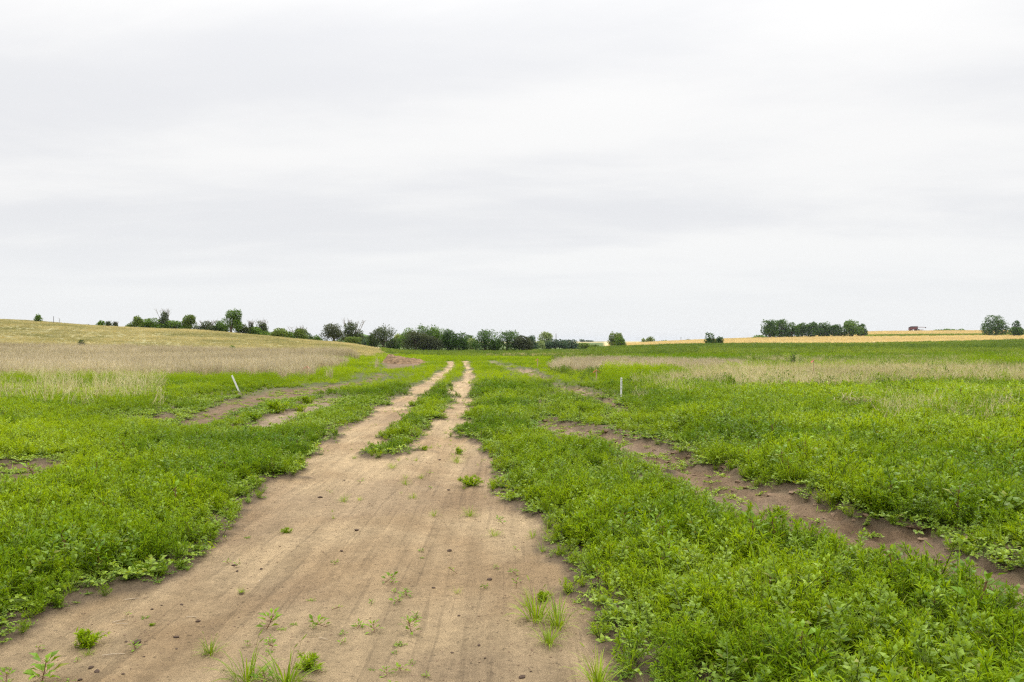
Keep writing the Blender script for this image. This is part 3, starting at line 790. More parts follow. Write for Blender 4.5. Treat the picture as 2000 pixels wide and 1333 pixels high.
def far_cover():
    r = np.random.default_rng(10)
    x, y = cand(-112, 25, 72, 150, 4.5, 16)
    Zz, b, px, py = zones(x, y)
    hill = (px < 775-sstep(60, 85, y)*25) & (y > 75+fbm(x, y, 8, 2, 4)*4)
    scatter('hill_grass', 'hill_tuft', x[hill], y[hill], .6, 1.15, (.5+.95*fbm(x, y*1.6, 14, 4, 17)+.5*fbm(x, y, 2.5, 2, 117)+.1*(r.random(len(x))-.5))[hill], 'short golden and olive grass on the rounded hill', 61)
    x, y = cand(-45, 215, 84, 262, 1.3, 18)
    Zz, b, px, py = zones(x, y); l, r1, r2, r3 = in_reed(x, y, px)
    k = (px > 745) & (px < 2300) & ~((px > 1180) & (y > 243+fbm(x, y, 14, 3, 51)*6))
    k &= ~((px < 1180) & (y > 215))
    size = np.where(px < 1150, .6, 1.0)*np.where((px > 1150) & (y > 120), 1.2, 1)
    t = .38+.8*fbm(x, y*.6, 18, 4, 19)+.6*fbm(x, y, 5, 3, 191)+.05*(y < 120)*(px > 1200)+.15*((px < 1150) & (y < 100))-.08*(y > 150)
    kk = k & ~(r3 & (r.random(len(x)) < .75))
    scatter('field_weeds', 'weed_bush', x[kk], y[kk], .8, 1.7, t[kk], 'dark green weedy crop stretching up to the wheat', 62, size=size[kk])
    m_ = (px > 860) & (px < 1500) & ((r3 & (r.random(len(x)) < .5)) | ((y > 110) & (y < 190) & (px > 1020) & (px < 1420) & (fbm(x, y, 8, 3, 20) > .12)))
    scatter('dead_grass', 'hill_tuft', x[m_], y[m_], 1.2, 2.0, .75+.2*r.random(m_.sum()), 'thin pale dead grass line in front of the trees', 63)
    m_ = (px > 1420) & (y < 240) & (y > 95) & (fbm(x, y, 10, 3, 22) > .12) & (r.random(len(x)) < .22)
    scatter('pale_weeds', 'weed_bush', x[m_], y[m_], .7, 1.1, np.ones(m_.sum()), 'light seed heads scattered over the dark green crop', 64)
    # wheat
    x, y = cand(20, 420, 242, 640, .20, 23, .72)
    px, py = pix(x, y, base_z(x, y)); e = fbm(x, y, 14, 3, 51)
    gb = (px > 1690) & (y > 386) & (y < 442)
    k = (px > 1190) & (y > 245+e*6) & ~gb
    scatter('wheat', 'wheat_tuft', x[k], y[k], .8, 1.2, (.5+.5*fbm(x*.5, y*3, 30, 3, 24))[k], 'ripe golden wheat standing on the far rise', 65)
    x, y = cand(140, 380, 388, 440, .35, 25, .78); px, py = pix(x, y, base_z(x, y)); k = px > 1690
    scatter('grass_strip_weeds', 'weed_bush', x[k], y[k], 1.0, 2.0, .3+.5*r.random(k.sum()), 'dark green strip dividing the upper and lower wheat', 66)
far_cover()
def bank_clods():
    x, y = cand(0, 14, 4, 40, 22, 126)
    Zz, b, px, py = zones(x, y); r = np.random.default_rng(13)
    k = (np.abs(Zz['rut']) < .22) & (Zz['track'] > .5) & (r.random(len(x)) < .8)
    scatter('crumbled_earth', 'soil_crumb', x[k], y[k], 1.5, 6.5, np.zeros(k.sum()), 'crumbled dark earth along the broken banks of the wet rut', 73)
bank_clods()
# crumbs on soil
def crumbs():
    x, y = cand(-9, 9, 2.2, 24, 230, 26)
    Zz, b, px, py = zones(x, y); r = np.random.default_rng(3)
    k = (b < .05) & (r.random(len(x)) < .25+.5*(fbm(x, y, .8, 3, 27) > .1))
    scatter('soil_crumbs', 'soil_crumb', x[k], y[k], .2, .9, np.zeros(k.sum()), 'small crumbs of soil strewn over the bare ground', 71, sink=0)
crumbs()

# ------------------------------------------------------------------ trees and shrubs
CB = 'trees where the track bends'; HR = 'trees and shrubs along the hill crest'
def tree(name, px, top, wpx, Yd, color, label, cat='tree', group=None, style='tree', dead=False, seed=None, lowf=.0, dens=1.0):
    r = np.random.default_rng(hash_(label)+(seed or 0))
    Xt = (px-1000)*Yd/F; zb = gz(Xt, Yd); zt = H-(top-HY)*Yd/F
    top -= 2.5*(style == 'hedge' and group == HR); zt = H-(top-HY)*Yd/F
    h = max((zt-zb)*1.05, .3); wd = wpx*Yd/F*(1.3 if style == 'hedge' else 1.25 if group == CB else 1.12)
    if style == 'hedge' and group == HR: h *= 1.12
    rounded = style == 'tree' and (group == CB or name == 'clump_tree')
    root = bpy.data.objects.new(name, None); link(root); root.location = (Xt, Yd, zb-.05); root.empty_display_size = .5
    tag(root, label, cat, group)
    g = Geo()
    # lobes of the crown
    lob = []
    base_f = {'tree': .10, 'bush': .02, 'hedge': .0}[style]+lowf
    if rounded: base_f = .02
    nl = {'tree': 9, 'bush': 12, 'hedge': 11}[style]+(6 if rounded else 0)
    for k in range(nl):
        a = r.random()*6.28; q = math.sqrt(r.random())
        zz = base_f+(1-base_f)*(.18+.64*r.random())
        env = math.sqrt(max(.05, 1-((zz-.5)/.62)**2))
        rx = wd*.5*(.30+.22*r.random()); rz = h*(1-base_f)*(.15+.15*r.random())
        cx = math.cos(a)*q*max(0, wd*.5*env-rx*.7); cyy = math.sin(a)*q*max(0, wd*.5*env-rx*.7)
        lob.append((np.array([cx, cyy, h*zz]), rx, rz))
    lob.append((np.array([r.normal()*wd*.06, 0, h*.985-h*.15]), wd*.22, h*.15))
    lob.append((np.array([-wd*.5+wd*.2, 0, h*(base_f+.4*(1-base_f))]), wd*.2, h*.2)); lob.append((np.array([wd*.5-wd*.2, 0, h*(base_f+.35*(1-base_f))]), wd*.2, h*.2))
    ls = max(.10, 1.7*Yd/F)    # leaf spray of roughly a pixel or two
    area = wd*h
    nq = int(min(5200, max(300, dens*area/(ls*ls)*11)))
    per = nq//len(lob)
    for c_, rx, rz in lob:
        d = unit(r.normal(size=(per, 3))); rad = (.55+.5*r.random(per)**.5)[:, None]
        bump = 1+.22*np.sin(d[:, :1]*7+c_[0])*np.cos(d[:, 2:3]*6+c_[2])
        Pt = c_+d*np.array([rx, rx, rz])*rad*bump
        Pt[:, 2] = np.maximum(Pt[:, 2], .03*h)
        D = unit(d+r.normal(size=(per, 3))*.8)
        g.leaves(Pt, D, ls*(.8+1.0*r.random(per)), ls*(.6+.6*r.random(per)), r, bend=.15)
    me = g.mesh('crown' if style == 'tree' else 'foliage', MT['t_'+color])
    co_ = obj('crown' if style == 'tree' else 'foliage', me, root); co_['tint'] = float(r.random()*.5+.2)
    t = Geo(); rad0 = max(.05, .030*h+.02*wd)
    lean = r.normal(size=2)*.04*h
    mid = np.array([lean[0], lean[1], h*.38]); tp = np.array([lean[0]*1.6, lean[1]*1.6, h*.72])
    t.tube([(0, 0, -.1), mid*.5, mid, tp], [rad0*1.25, rad0, rad0*.75, rad0*.3], sides=7)
    for c_, rx, rz in lob[:7]:
        t.tube([mid*.55, (mid*.6+c_*.5)+[0, 0, -.05*h], c_], [rad0*.5, rad0*.32, rad0*.12], sides=5)
    obj('trunk' if style == 'tree' else 'stem', t.mesh('trunk', MT['bark'], True), root)
    if dead:
        t = Geo()
        for k in range(12):
            a = r.random()*6.28; s0 = np.array([math.cos(a)*wd*.2, 0, h*.5]); e0 = np.array([math.cos(a)*wd*.45*(.5+r.random()), r.normal()*.2*wd, h*(1.02+.13*r.random())])
            m0 = (s0+e0)/2+r.normal(size=3)*.05*h
            t.tube([s0, m0, e0], [ls*.35, ls*.25, ls*.12], sides=4)
            for j in range(3):
                t.tube([m0+(e0-m0)*r.random(), e0+r.normal(size=3)*.08*h], [ls*.18, ls*.08], sides=3)
        obj('dead_branch', t.mesh('dead_branch', MT['dead_wood']), root)
    return root
HR = 'trees and shrubs along the hill crest'; CB = 'trees where the track bends'; FB = 'pale trees beyond the bend'; WR = 'trees on the wheat rise'
LT = [
 ('bush', 75, 616, 15, 133, 'mid', 'small lone bush on the bare crown of the hill', 'bush', HR, 'bush', 0),
 ('bush', 197, 627, 16, 139, 'mid', 'low round bush left of its pair where the hill starts dropping', 'bush', HR, 'bush', 0),
 ('bush', 212, 628, 11, 140, 'olive', 'smaller darker bush of the pair where the hill starts dropping', 'bush', HR, 'bush', 0),
 ('bush', 225, 630, 9, 141, 'olive', 'thin greyish sprig beside the pair of crest bushes', 'bush', HR, 'bush', 1),
 ('bush', 252, 633, 14, 143, 'bright', 'low bright bush starting the long crest thicket', 'bush', HR, 'bush', 0),
 ('small_tree', 267, 619, 22, 144, 'bright', 'upright leafy bush topping the near end of the crest thicket', 'tree', HR, 'bush', 0),
 ('bush', 298, 628, 44, 146, 'mid', 'low wide green thicket between the upright bush and sparse tree', 'bush', HR, 'hedge', 0),
 ('sparse_tree', 322, 611, 20, 147, 'olive', 'sparse crest tree with bare twigs forking on top', 'tree', HR, 'tree', 1),
 ('bush', 343, 633, 34, 147, 'mid', 'low bush just past the sparse forked tree', 'bush', HR, 'hedge', 0),
 ('small_tree', 369, 616, 27, 148, 'bright', 'yellowish green round tree on the hill crest', 'tree', HR, 'tree', 0),
 ('bush', 404, 634, 34, 149, 'olive', 'dull grey green bush with dead twigs before the tallest crest tree', 'bush', HR, 'hedge', 1),
 ('bush', 430, 633, 28, 150, 'mid', 'rounded bush tucked under the tallest crest tree', 'bush', HR, 'hedge', 0),
 ('crest_tree', 452, 608, 38, 148, 'mid', 'tallest tree on the hill crest with tiered leafy crown', 'tree', HR, 'tree', 0),
 ('bush', 474, 636, 26, 151, 'olive', 'dull bush on the downhill side of the tallest crest tree', 'bush', HR, 'bush', 0),
 ('sparse_tree', 490, 632, 9, 152, 'olive', 'thin grey spire of a shrub on the crest', 'tree', HR, 'bush', 1),
 ('bush', 500, 645, 38, 153, 'mid', 'low green mass under the thin grey spire', 'bush', HR, 'hedge', 0),
 ('sparse_tree', 512, 631, 20, 154, 'olive', 'dark ragged small tree with twiggy top past the spire', 'tree', HR, 'tree', 1),
 ('bush', 545, 647, 34, 157, 'bright', 'bright green bush halfway down the crest thicket', 'bush', HR, 'hedge', 0),
 ('bush', 563, 649, 24, 158, 'mid', 'green bush with a dark dead twig poking up', 'bush', HR, 'bush', 1),
 ('bush', 584, 648, 30, 160, 'bright', 'light green bush at the lower end of the crest thicket', 'bush', HR, 'hedge', 1),
 ('bush', 604, 653, 14, 168, 'dark', 'small dark round bush near the lower end of the hill', 'bush', HR, 'bush', 0),
 ('bush', 618, 656, 24, 160, 'mid', 'low bush beside the big greyish bush', 'bush', HR, 'bush', 0),
 ('big_bush', 653, 635, 50, 150, 'brown', 'big greyish purple bush where the hill runs out', 'bush', HR, 'bush', 0),
 ('ragged_tree', 688, 632, 38, 153, 'olive', 'ragged open tree rising behind the big greyish bush', 'tree', HR, 'tree', 1),
 ('bush', 690, 659, 30, 141, 'bright', 'bright green low bush at the foot of the ragged tree', 'bush', HR, 'bush', 0),
 ('bush', 712, 663, 34, 230, 'bluish', 'distant bluish shrub line seen through the gap after the hill', 'bush', HR, 'hedge', 0),
 ('round_tree', 748, 641, 48, 172, 'olive', 'dark round tree with pale limbs standing alone behind the dirt mound', 'tree', CB, 'tree', 0),
 ('bush', 768, 662, 22, 174, 'dark', 'dark low skirt bush touching the lone round tree', 'bush', CB, 'bush', 0),
 ('bush', 727, 655, 16, 172, 'dark', 'small dark bush on the hill side of the lone round tree', 'bush', CB, 'bush', 0),
 ('bush', 780, 656, 26, 260, 'pale', 'pale green distant foliage behind the gap by the round tree', 'bush', CB, 'hedge', 0),
 ('grove_tree', 797, 642, 36, 182, 'mid', 'leafy tree opening the long dark grove', 'tree', CB, 'tree', 0),
 ('purple_bush', 812, 651, 50, 178, 'brown', 'purplish brown bush under the first grove trees', 'bush', CB, 'bush', 0),
 ('grove_tree', 826, 640, 36, 185, 'mid', 'second tree of the long grove above the purplish bush', 'tree', CB, 'tree', 0),
 ('grove_tree', 850, 641, 36, 184, 'mid', 'flat topped tree in the middle of the long grove', 'tree', CB, 'tree', 0),
 ('purple_bush', 842, 659, 40, 179, 'brown', 'brown bush under the flat topped grove tree', 'bush', CB, 'bush', 0),
 ('grove_tree', 877, 645, 26, 181, 'dark', 'narrower dark tree with pale branch after the flat topped tree', 'tree', CB, 'tree', 0),
 ('grove_tree', 896, 653, 34, 180, 'dark', 'lower rounded dark tree ending the long grove', 'tree', CB, 'tree', 0),
 ('bush', 914, 656, 26, 250, 'mid', 'distant mid green tree between the grove and the paired trees', 'tree', FB, 'hedge', 0),
 ('pale_bush', 922, 663, 22, 200, 'pale', 'pale silvery bush in the gap between the two dark groups', 'bush', FB, 'bush', 0),
 ('dark_tree', 947, 648, 46, 180, 'dark', 'broad dark domed tree first of the paired trees', 'tree', CB, 'tree', 0),
 ('bush', 966, 668, 20, 183, 'dark', 'dark low bush joining the paired domed trees', 'bush', CB, 'bush', 0),
 ('dark_tree', 991, 649, 46, 181, 'dark', 'evenly rounded dark tree second of the paired trees', 'tree', CB, 'tree', 0),
 ('dark_tree', 1020, 657, 34, 180, 'brown', 'brownish dark bushy tree leaning on the second domed tree', 'tree', CB, 'bush', 0),
 ('pale_tree', 1038, 658, 26, 230, 'bluish', 'blue green tree just behind the brownish bushy tree', 'tree', FB, 'bush', 0),
 ('pale_tree', 1065, 651, 25, 300, 'pale', 'tall yellowish pale tree left of the utility pole', 'tree', FB, 'tree', 0),
 ('pale_bush', 1050, 668, 28, 240, 'pale', 'pale low bush at the foot of the yellowish tree', 'bush', FB, 'bush', 0),
 ('round_bush', 1085, 664, 42, 250, 'bluish', 'wide blue green bush around the utility pole', 'bush', FB, 'hedge', 0),
 ('round_bush', 1116, 665, 40, 255, 'bluish', 'second wide blue green bush past the utility pole', 'bush', FB, 'hedge', 0),
 ('pale_bush', 1145, 671, 26, 235, 'bright', 'low yellow green bush under the far bluish tree line', 'bush', FB, 'hedge', 0),
 ('pale_bush', 1165, 674, 20, 225, 'bright', 'small low bush before the far ploughed land', 'bush', FB, 'hedge', 0),
 ('far_tree', 1137, 664, 7, 1500, 'bluish', 'tiny bluish tree on the far skyline beside a tree row', 'tree', 'far skyline trees', 'hedge', 0),
 ('far_tree', 1150, 666, 15, 1520, 'bluish', 'tiny bluish tree row on the far skyline', 'tree', 'far skyline trees', 'hedge', 0),
 ('pale_tree', 1203, 652, 28, 262, 'bright', 'yellow green rounded tree alone at the field corner', 'tree', WR, 'bush', 0),
 ('dark_bush', 1212, 660, 20, 256, 'mid', 'darker bush leaning against the yellow green corner tree', 'bush', WR, 'bush', 0),
 ('bush', 1257, 662, 8, 520, 'pale', 'slim pale bush beside a bright round bush at the wheat edge', 'bush', WR, 'bush', 0),
 ('bush', 1270, 659, 17, 500, 'bright', 'bright round bush at the thin end of the wheat', 'bush', WR, 'bush', 0),
 ('bush', 1297, 666, 22, 520, 'mid', 'low dark hedge line after the bright round bush', 'bush', WR, 'hedge', 0),
 ('bush', 1313, 667, 14, 530, 'mid', 'short hedge piece nearest the thin far pole', 'bush', WR, 'hedge', 0),
 ('far_tree', 1344, 664, 12, 1300, 'bluish', 'faint grey tree over the wheat brow', 'tree', 'far skyline trees', 'hedge', 0),
 ('clump_tree', 1503, 627, 30, 400, 'dark', 'first tall tree of the ridge clump at its low end', 'tree', WR, 'tree', 0),
 ('clump_tree', 1526, 627, 34, 404, 'dark', 'second tree of the ridge clump, broad topped', 'tree', WR, 'bush', 0),
 ('clump_tree', 1547, 632, 26, 402, 'dark', 'third tree of the ridge clump, a little lower', 'tree', WR, 'bush', 0),
 ('clump_tree', 1566, 634, 24, 404, 'dark', 'lowest dipping tree in the middle of the ridge clump', 'tree', WR, 'bush', 0),
 ('clump_tree', 1588, 631, 32, 402, 'dark', 'rounded tree just after the dip in the ridge clump', 'tree', WR, 'bush', 0),
 ('clump_tree', 1608, 632, 26, 403, 'dark', 'narrow tree after the rounded one in the ridge clump', 'tree', WR, 'bush', 0),
 ('clump_tree', 1634, 636, 32, 402, 'dark', 'lower wide tree before the big end tree of the clump', 'tree', WR, 'bush', 0),
 ('clump_tree', 1664, 628, 42, 400, 'mid', 'big domed tree at the combine end of the ridge clump', 'tree', WR, 'bush', 0),
 ('clump_tree', 1683, 636, 20, 401, 'dark', 'small outer tree closing the ridge clump', 'tree', WR, 'bush', 0),
 ('bush', 1487, 656, 26, 420, 'mid', 'low green scrub at the foot of the ridge clump', 'bush', WR, 'hedge', 0),
 ('ridge_tree', 1944, 618, 46, 380, 'dark', 'large round tree at the end of the green strip', 'tree', WR, 'tree', 0),
 ('ridge_tree', 1984, 640, 26, 360, 'dark', 'bushy base of growth beside the large round ridge tree', 'tree', WR, 'bush', 0),
 ('ridge_tree', 1985, 628, 14, 362, 'dark', 'narrow top shoot above the growth at the wheat end', 'tree', WR, 'tree', 0),
 ('lone_tree', 1388, 653, 21, 242, 'dark', 'dark lone tree tilted at the wheat edge', 'tree', WR, 'tree', 0),
 ('lone_tree', 1405, 659, 14, 243, 'dark', 'short companion tree touching the tilted lone tree', 'tree', WR, 'tree', 0),
 ('hill_bush', 159, 664, 12, 86, 'olive', 'small dark bush on the hill just above the reeds', 'bush', 'bushes on the hill side', 'bush', 0),
 ('hill_bush', 451, 676, 17, 82, 'mid', 'low dark green bush at the top edge of the reeds', 'bush', 'bushes on the hill side', 'bush', 0),
]
for k in range(4):
    LT.append(('crest_bush', 1834+k*14, 645-(k > 0), 18, 640, 'mid', ['low brush starting the line on the wheat horizon', 'second low brush of the line on the wheat horizon',
              'third low brush of the line on the wheat horizon', 'last low brush of the line nearest the round ridge tree'][k], 'bush', 'brush line on the wheat horizon', 'hedge', 0))
for nm, px, top, wp, Yd, colr_, lab, cat, grp, sty, dead in LT:
    lowf = 0.0
    if sty == 'tree' and nm in ('grove_tree', 'dark_tree', 'round_tree', 'clump_tree', 'ridge_tree', 'lone_tree'): lowf = -.15
    tree(nm, px, top, wp, Yd, colr_, lab, cat, grp, sty, bool(dead), lowf=lowf, dens=(.6 if nm in ('sparse_tree', 'ragged_tree') else 1.0))

# low wooded hill far behind the bend
def far_hill(px, top, wpx, Yd, label):
    r = np.random.default_rng(4)
    Xh = (px-1000)*Yd/F; zb = float(base_z(np.array([Xh]), np.array([float(Yd)]))[0]); hh = H-(top-HY)*Yd/F-zb; wd = wpx*Yd/F/2
    n = 40; gx, gy = np.meshgrid(np.linspace(-1.5, 1.5, n), np.linspace(-1, 1, n))
    rr = np.sqrt((gx/1.4)**2+gy**2); z = hh*np.cos(np.clip(rr, 0, 1)*math.pi/2)**1.4-.3+.05*hh*fbm(gx, gy, .3, 3, 7)
    V = np.stack([Xh+gx.ravel()*wd, Yd+gy.ravel()*wd*1.2, zb+z.ravel()], 1)
    i = np.arange(n*n).reshape(n, n); q = np.stack([i[:-1, :-1], i[:-1, 1:], i[1:, 1:], i[1:, :-1]], -1).reshape(-1, 4)
    c = np.tile(np.array([.12, .19, .06, 1]), (n*n, 1))
    tag(obj('distant_hill', mesh_from('distant_hill', V, q, MT['far'], {'albedo': ('FLOAT_COLOR', c)}, True)), label, None, None, 'structure')
far_hill(700, 651, 90, 520, 'green rounded distant hill behind the ragged tree')
far_hill(785, 655, 60, 560, 'small green distant hill behind the long grove')

# sapling in the dead grass
def sapling():
    r = np.random.default_rng(12); Yd = 46.; Xs = (1550-1000)*Yd/F; zb = gz(Xs, Yd)
    root = bpy.data.objects.new('sapling', None); link(root); root.location = (Xs, Yd, zb)
    tag(root, 'dark green scraggly sapling with bare side twig rising from the dead grass', 'sapling')
    t = Geo(); g = Geo()
    for dx, hh, lf in ((.0, .95, 1), (-.35, .75, .15), (.42, .7, .5), (-.12, .8, .9), (.15, .85, .9), (.05, .6, 1)):
        p = np.array([dx, r.normal()*.15, hh]); t.tube([(0, 0, 0), p*.5+[dx*.1, 0, -.05], p], [.022, .014, .006], sides=5)
        m = int(70*lf)
        if m: g.leaves(p*(.45+.6*r.random((m, 1)))+r.normal(size=(m, 3))*.075, r.normal(size=(m, 3))+[0, 0, .4], .085, .045, r)
    obj('foliage', g.mesh('foliage', MT['t_mid']), root); obj('stem', t.mesh('stem', MT['bark']), root)
sapling()

# ------------------------------------------------------------------ boxes, tubes for built things
import bmesh
def boxmesh(name, parts, mat, bevel=.0):
    """parts: list of (cx,cy,cz,sx,sy,sz)"""
    bm = bmesh.new()
    for cx, cyy, cz, sx, sy, sz in parts:
        q = bmesh.ops.create_cube(bm, size=1)
        for v in q['verts']: v.co = Vector((cx+v.co.x*sx, cyy+v.co.y*sy, cz+v.co.z*sz))
    if bevel: bmesh.ops.bevel(bm, geom=bm.edges[:], offset=bevel, segments=2, affect='EDGES')
    me = bpy.data.meshes.new(name); bm.to_mesh(me); bm.free(); me.materials.append(mat); return me
def cylmesh(name, mat, p0, p1, r0, r1, n=14):
    g = Geo(); g.tube([p0, p1], [r0, r1], sides=n); V = g.V[0]; 
    bm = bmesh.new(); vs_ = [bm.verts.new(v) for v in V]
    for t in g.T[0]: bm.faces.new([vs_[i] for i in t])
    bm.faces.new(vs_[:n]); bm.faces.new(vs_[n:])
    me = bpy.data.meshes.new(name); bm.to_mesh(me); bm.free(); me.materials.append(mat); return me

MT['white_paint'] = simple('white_paint', (.80, .80, .78), .5, .4, .05, 14)
MT['marker_ink'] = simple('marker_ink', (.03, .03, .03), .6, .3, .1)
MT['orange'] = simple('orange_paint', (.75, .22, .08), .7, .3, .25, 20)
MT['pink'] = simple('pink_ribbon', (.80, .18, .20), .7, .3, .2, 20)
MT['raw_wood'] = simple('raw_wood', (.52, .38, .22), .8, .2, .2, 20)
MT['pole_wood'] = simple('pole_wood', (.10, .085, .075), .85, .2, .3, 3)
def stake(px, pbase, hgt, wdt, mat, label, lean=0.0, ink=False, flag=None, pitch=0.0, thick=.02, name='survey_stake'):
    x, y = P(px, pbase); z = gz(x, y)
    bm = bmesh.new()
    prof = [(-wdt/2, -.1), (wdt/2, -.1), (wdt/2, hgt*.985), (wdt*.3, hgt), (-wdt*.42, hgt*1.0), (-wdt/2, hgt*.98)]
    lo = [bm.verts.new((a, -thick/2, b)) for a, b in prof]; hi = [bm.verts.new((a, thick/2, b)) for a, b in prof]
    bm.faces.new(lo); bm.faces.new(hi[::-1])
    for i in range(len(prof)):
        j = (i+1) % len(prof); bm.faces.new((lo[i], hi[i], hi[j], lo[j]))
    bmesh.ops.recalc_face_normals(bm, faces=bm.faces)
    bmesh.ops.bevel(bm, geom=bm.edges[:], offset=.0025, segments=1, affect='EDGES')
    me = bpy.data.meshes.new('stake_board'); bm.to_mesh(me); bm.free(); me.materials.append(mat)
    root = bpy.data.objects.new(name, None); link(root); root.location = (x, y, z); root.rotation_euler = (pitch, lean, math.radians(8))
    tag(root, label, 'stake', 'survey stakes beside the track')
    obj('board', me, root)
    if ink:
        r = np.random.default_rng(2); pr = []
        zz = hgt*.33
        while zz < hgt*.93:     # an illegible vertical line of hand-drawn marker strokes
            L = .008+.02*r.random(); pr.append((r.normal()*.005, -thick/2-.0012, zz, .005+.018*r.random(), .0016, .005+.009*r.random())); zz += L+.008
        pr.append((-.004, -thick/2-.0012, hgt*.40, .026, .0016, .020))
        obj('marker_writing', boxmesh('marker_writing', pr, MT['marker_ink']), root)['kind'] = 'stuff'
    if flag:
        g = Geo(); r = np.random.default_rng(8)
        for k in range(5): g.blade((0, -.02, hgt*.93), (r.normal()*.6, -.3, -.2), .22, .03, r, 4, 1.2)
        obj('ribbon', g.mesh('ribbon', flag), root)
    return root
stake(467, 766, .60, .054, MT['white_paint'], 'leaning white wooden stake at the foot of the reed band', lean=-.40)
stake(1213, 778, .56, .052, MT['white_paint'], 'upright white stake with small dark writing in the green weeds', lean=.02, ink=True)
stake(600, 741, .62, .05, MT['raw_wood'], 'thin stake with faded pink ribbon before the reed band', flag=MT['pink'])
stake(1165, 750, .58, .05, MT['raw_wood'], 'slim stake with orange ribbon at the near corner of the reeds', flag=MT['orange'])
stake(1050, 720, .6, .06, MT['raw_wood'], 'small far stake with orange ribbon where the rut bends away', flag=MT['orange'])
stake(1589, 745, .95, .03, MT['raw_wood'], 'stake with pink ribbon sticking up behind the sapling', flag=MT['pink'])

def pole(px, top, Yd, label, arm=True, rad=.14):
    X0 = (px-1000)*Yd/F; zb = gz(X0, Yd); h = H-(top-HY)*Yd/F-zb
    root = bpy.data.objects.new('utility_pole', None); link(root); root.location = (X0, Yd, zb)
    tag(root, label, 'pole', 'poles on the skyline')
    obj('shaft', cylmesh('shaft', MT['pole_wood'], (0, 0, -.3), (0, 0, h), rad, rad*.7, 10), root)
    if arm: obj('crossarm', boxmesh('crossarm', [(0, 0, h-.5, 1.8, .12, .14), (-.75, 0, h-.37, .08, .08, .12), (.75, 0, h-.37, .08, .08, .12)], MT['pole_wood']), root)
pole(1086, 652, 300, 'dark utility pole behind the blue green bushes', arm=False, rad=.16)
pole(1330, 659, 620, 'thin far utility pole over the narrow end of the wheat', rad=.18)
def post(px, top, Yd, label, rad, name='fence_post', cat='post', tw=False):
    X0 = (px-1000)*Yd/F; zb = gz(X0, Yd); h = H-(top-HY)*Yd/F-zb
    if tw:
        t = Geo(); r = np.random.default_rng(int(px))
        t.tube([(0, 0, -.05), (.03, 0, h*.6), (.0, 0, h)], [rad, rad*.8, rad*.4], sides=5)
        for k in range(5): t.tube([(0.02, 0, h*(.4+.1*k)), (r.normal()*.25, r.normal()*.1, h*(.6+.12*k))], [rad*.6, rad*.3], sides=4)
        o = obj(name, t.mesh(name, MT['dead_wood']), None, (X0, Yd, zb))
    else:
        o = obj(name, cylmesh(name, MT['pole_wood'], (0, 0, -.1), (0.02, 0, h), rad, rad*.8, 8), None, (X0, Yd, zb))
    tag(o, label, cat)
post(104.5, 618, 134, 'thin dark post standing alone on the hill crown', .04)
post(116, 622, 134, 'bare dead twig plant beside the post on the hill crown', .035, 'dead_stem', 'dead plant', True)
post(172, 633, 136, 'tiny bare dead stem on the hill crest before the bush pair', .03, 'dead_stem', 'dead plant', True)

# ------------------------------------------------------------------ dirt mound
def mound():
    Yd = 62.; X0, X1 = (746-1000)*Yd/F, (834-1000)*Yd/F
    n = 90; m_ = 60; r = np.random.default_rng(1)
    u = np.linspace(0, 1, n); v = np.linspace(0, 1, m_); U, Vv = np.meshgrid(u, v)
    prof = np.interp(u, [0, .06, .14, .3, .55, .8, 1], [0, .55, 1, .93, .76, .42, 0])*.66
    cross = np.sin(np.clip(Vv, 0, 1)*math.pi)**.75
    x = X0+(X1-X0)*U; y = Yd-1.1+3.2*Vv+.5*U
    z = prof[None, :]*cross*(1+.22*fbm(x, y, .6, 3, 5))+.09*fbm(x, y, .25, 4, 6)*np.minimum(1, prof*3)-.06
    V = np.stack([x.ravel(), y.ravel(), z.ravel()+ground_z(x.ravel(), y.ravel())], 1)
    i = np.arange(n*m_).reshape(m_, n); q = np.stack([i[:-1, :-1], i[:-1, 1:], i[1:, 1:], i[1:, :-1]], -1).reshape(-1, 4)
    m = new_mat('mound_soil'); nt = m.node_tree; tcn = N(nt, 'ShaderNodeTexCoord')
    a = NOISE(nt, tcn.outputs['Object'], 3.5, 6, .7); b = NOISE(nt, tcn.outputs['Object'], 14, 5, .7)
    c = MIX(nt, RAMP(nt, a, .35, .65), (.13, .085, .050), (.34, .225, .125)); c = MIX(nt, M(nt, 'MULTIPLY', RAMP(nt, b, .5, .7), .5), c, (.36, .24, .13))
    finish(m, c, .95, .15, b, .8, .1)
    tag(obj('dirt_mound', mesh_from('dirt_mound', V, q, m, None, True)), 'mound of reddish brown dug earth at the toe of the grassy hill', 'dirt mound')
mound()

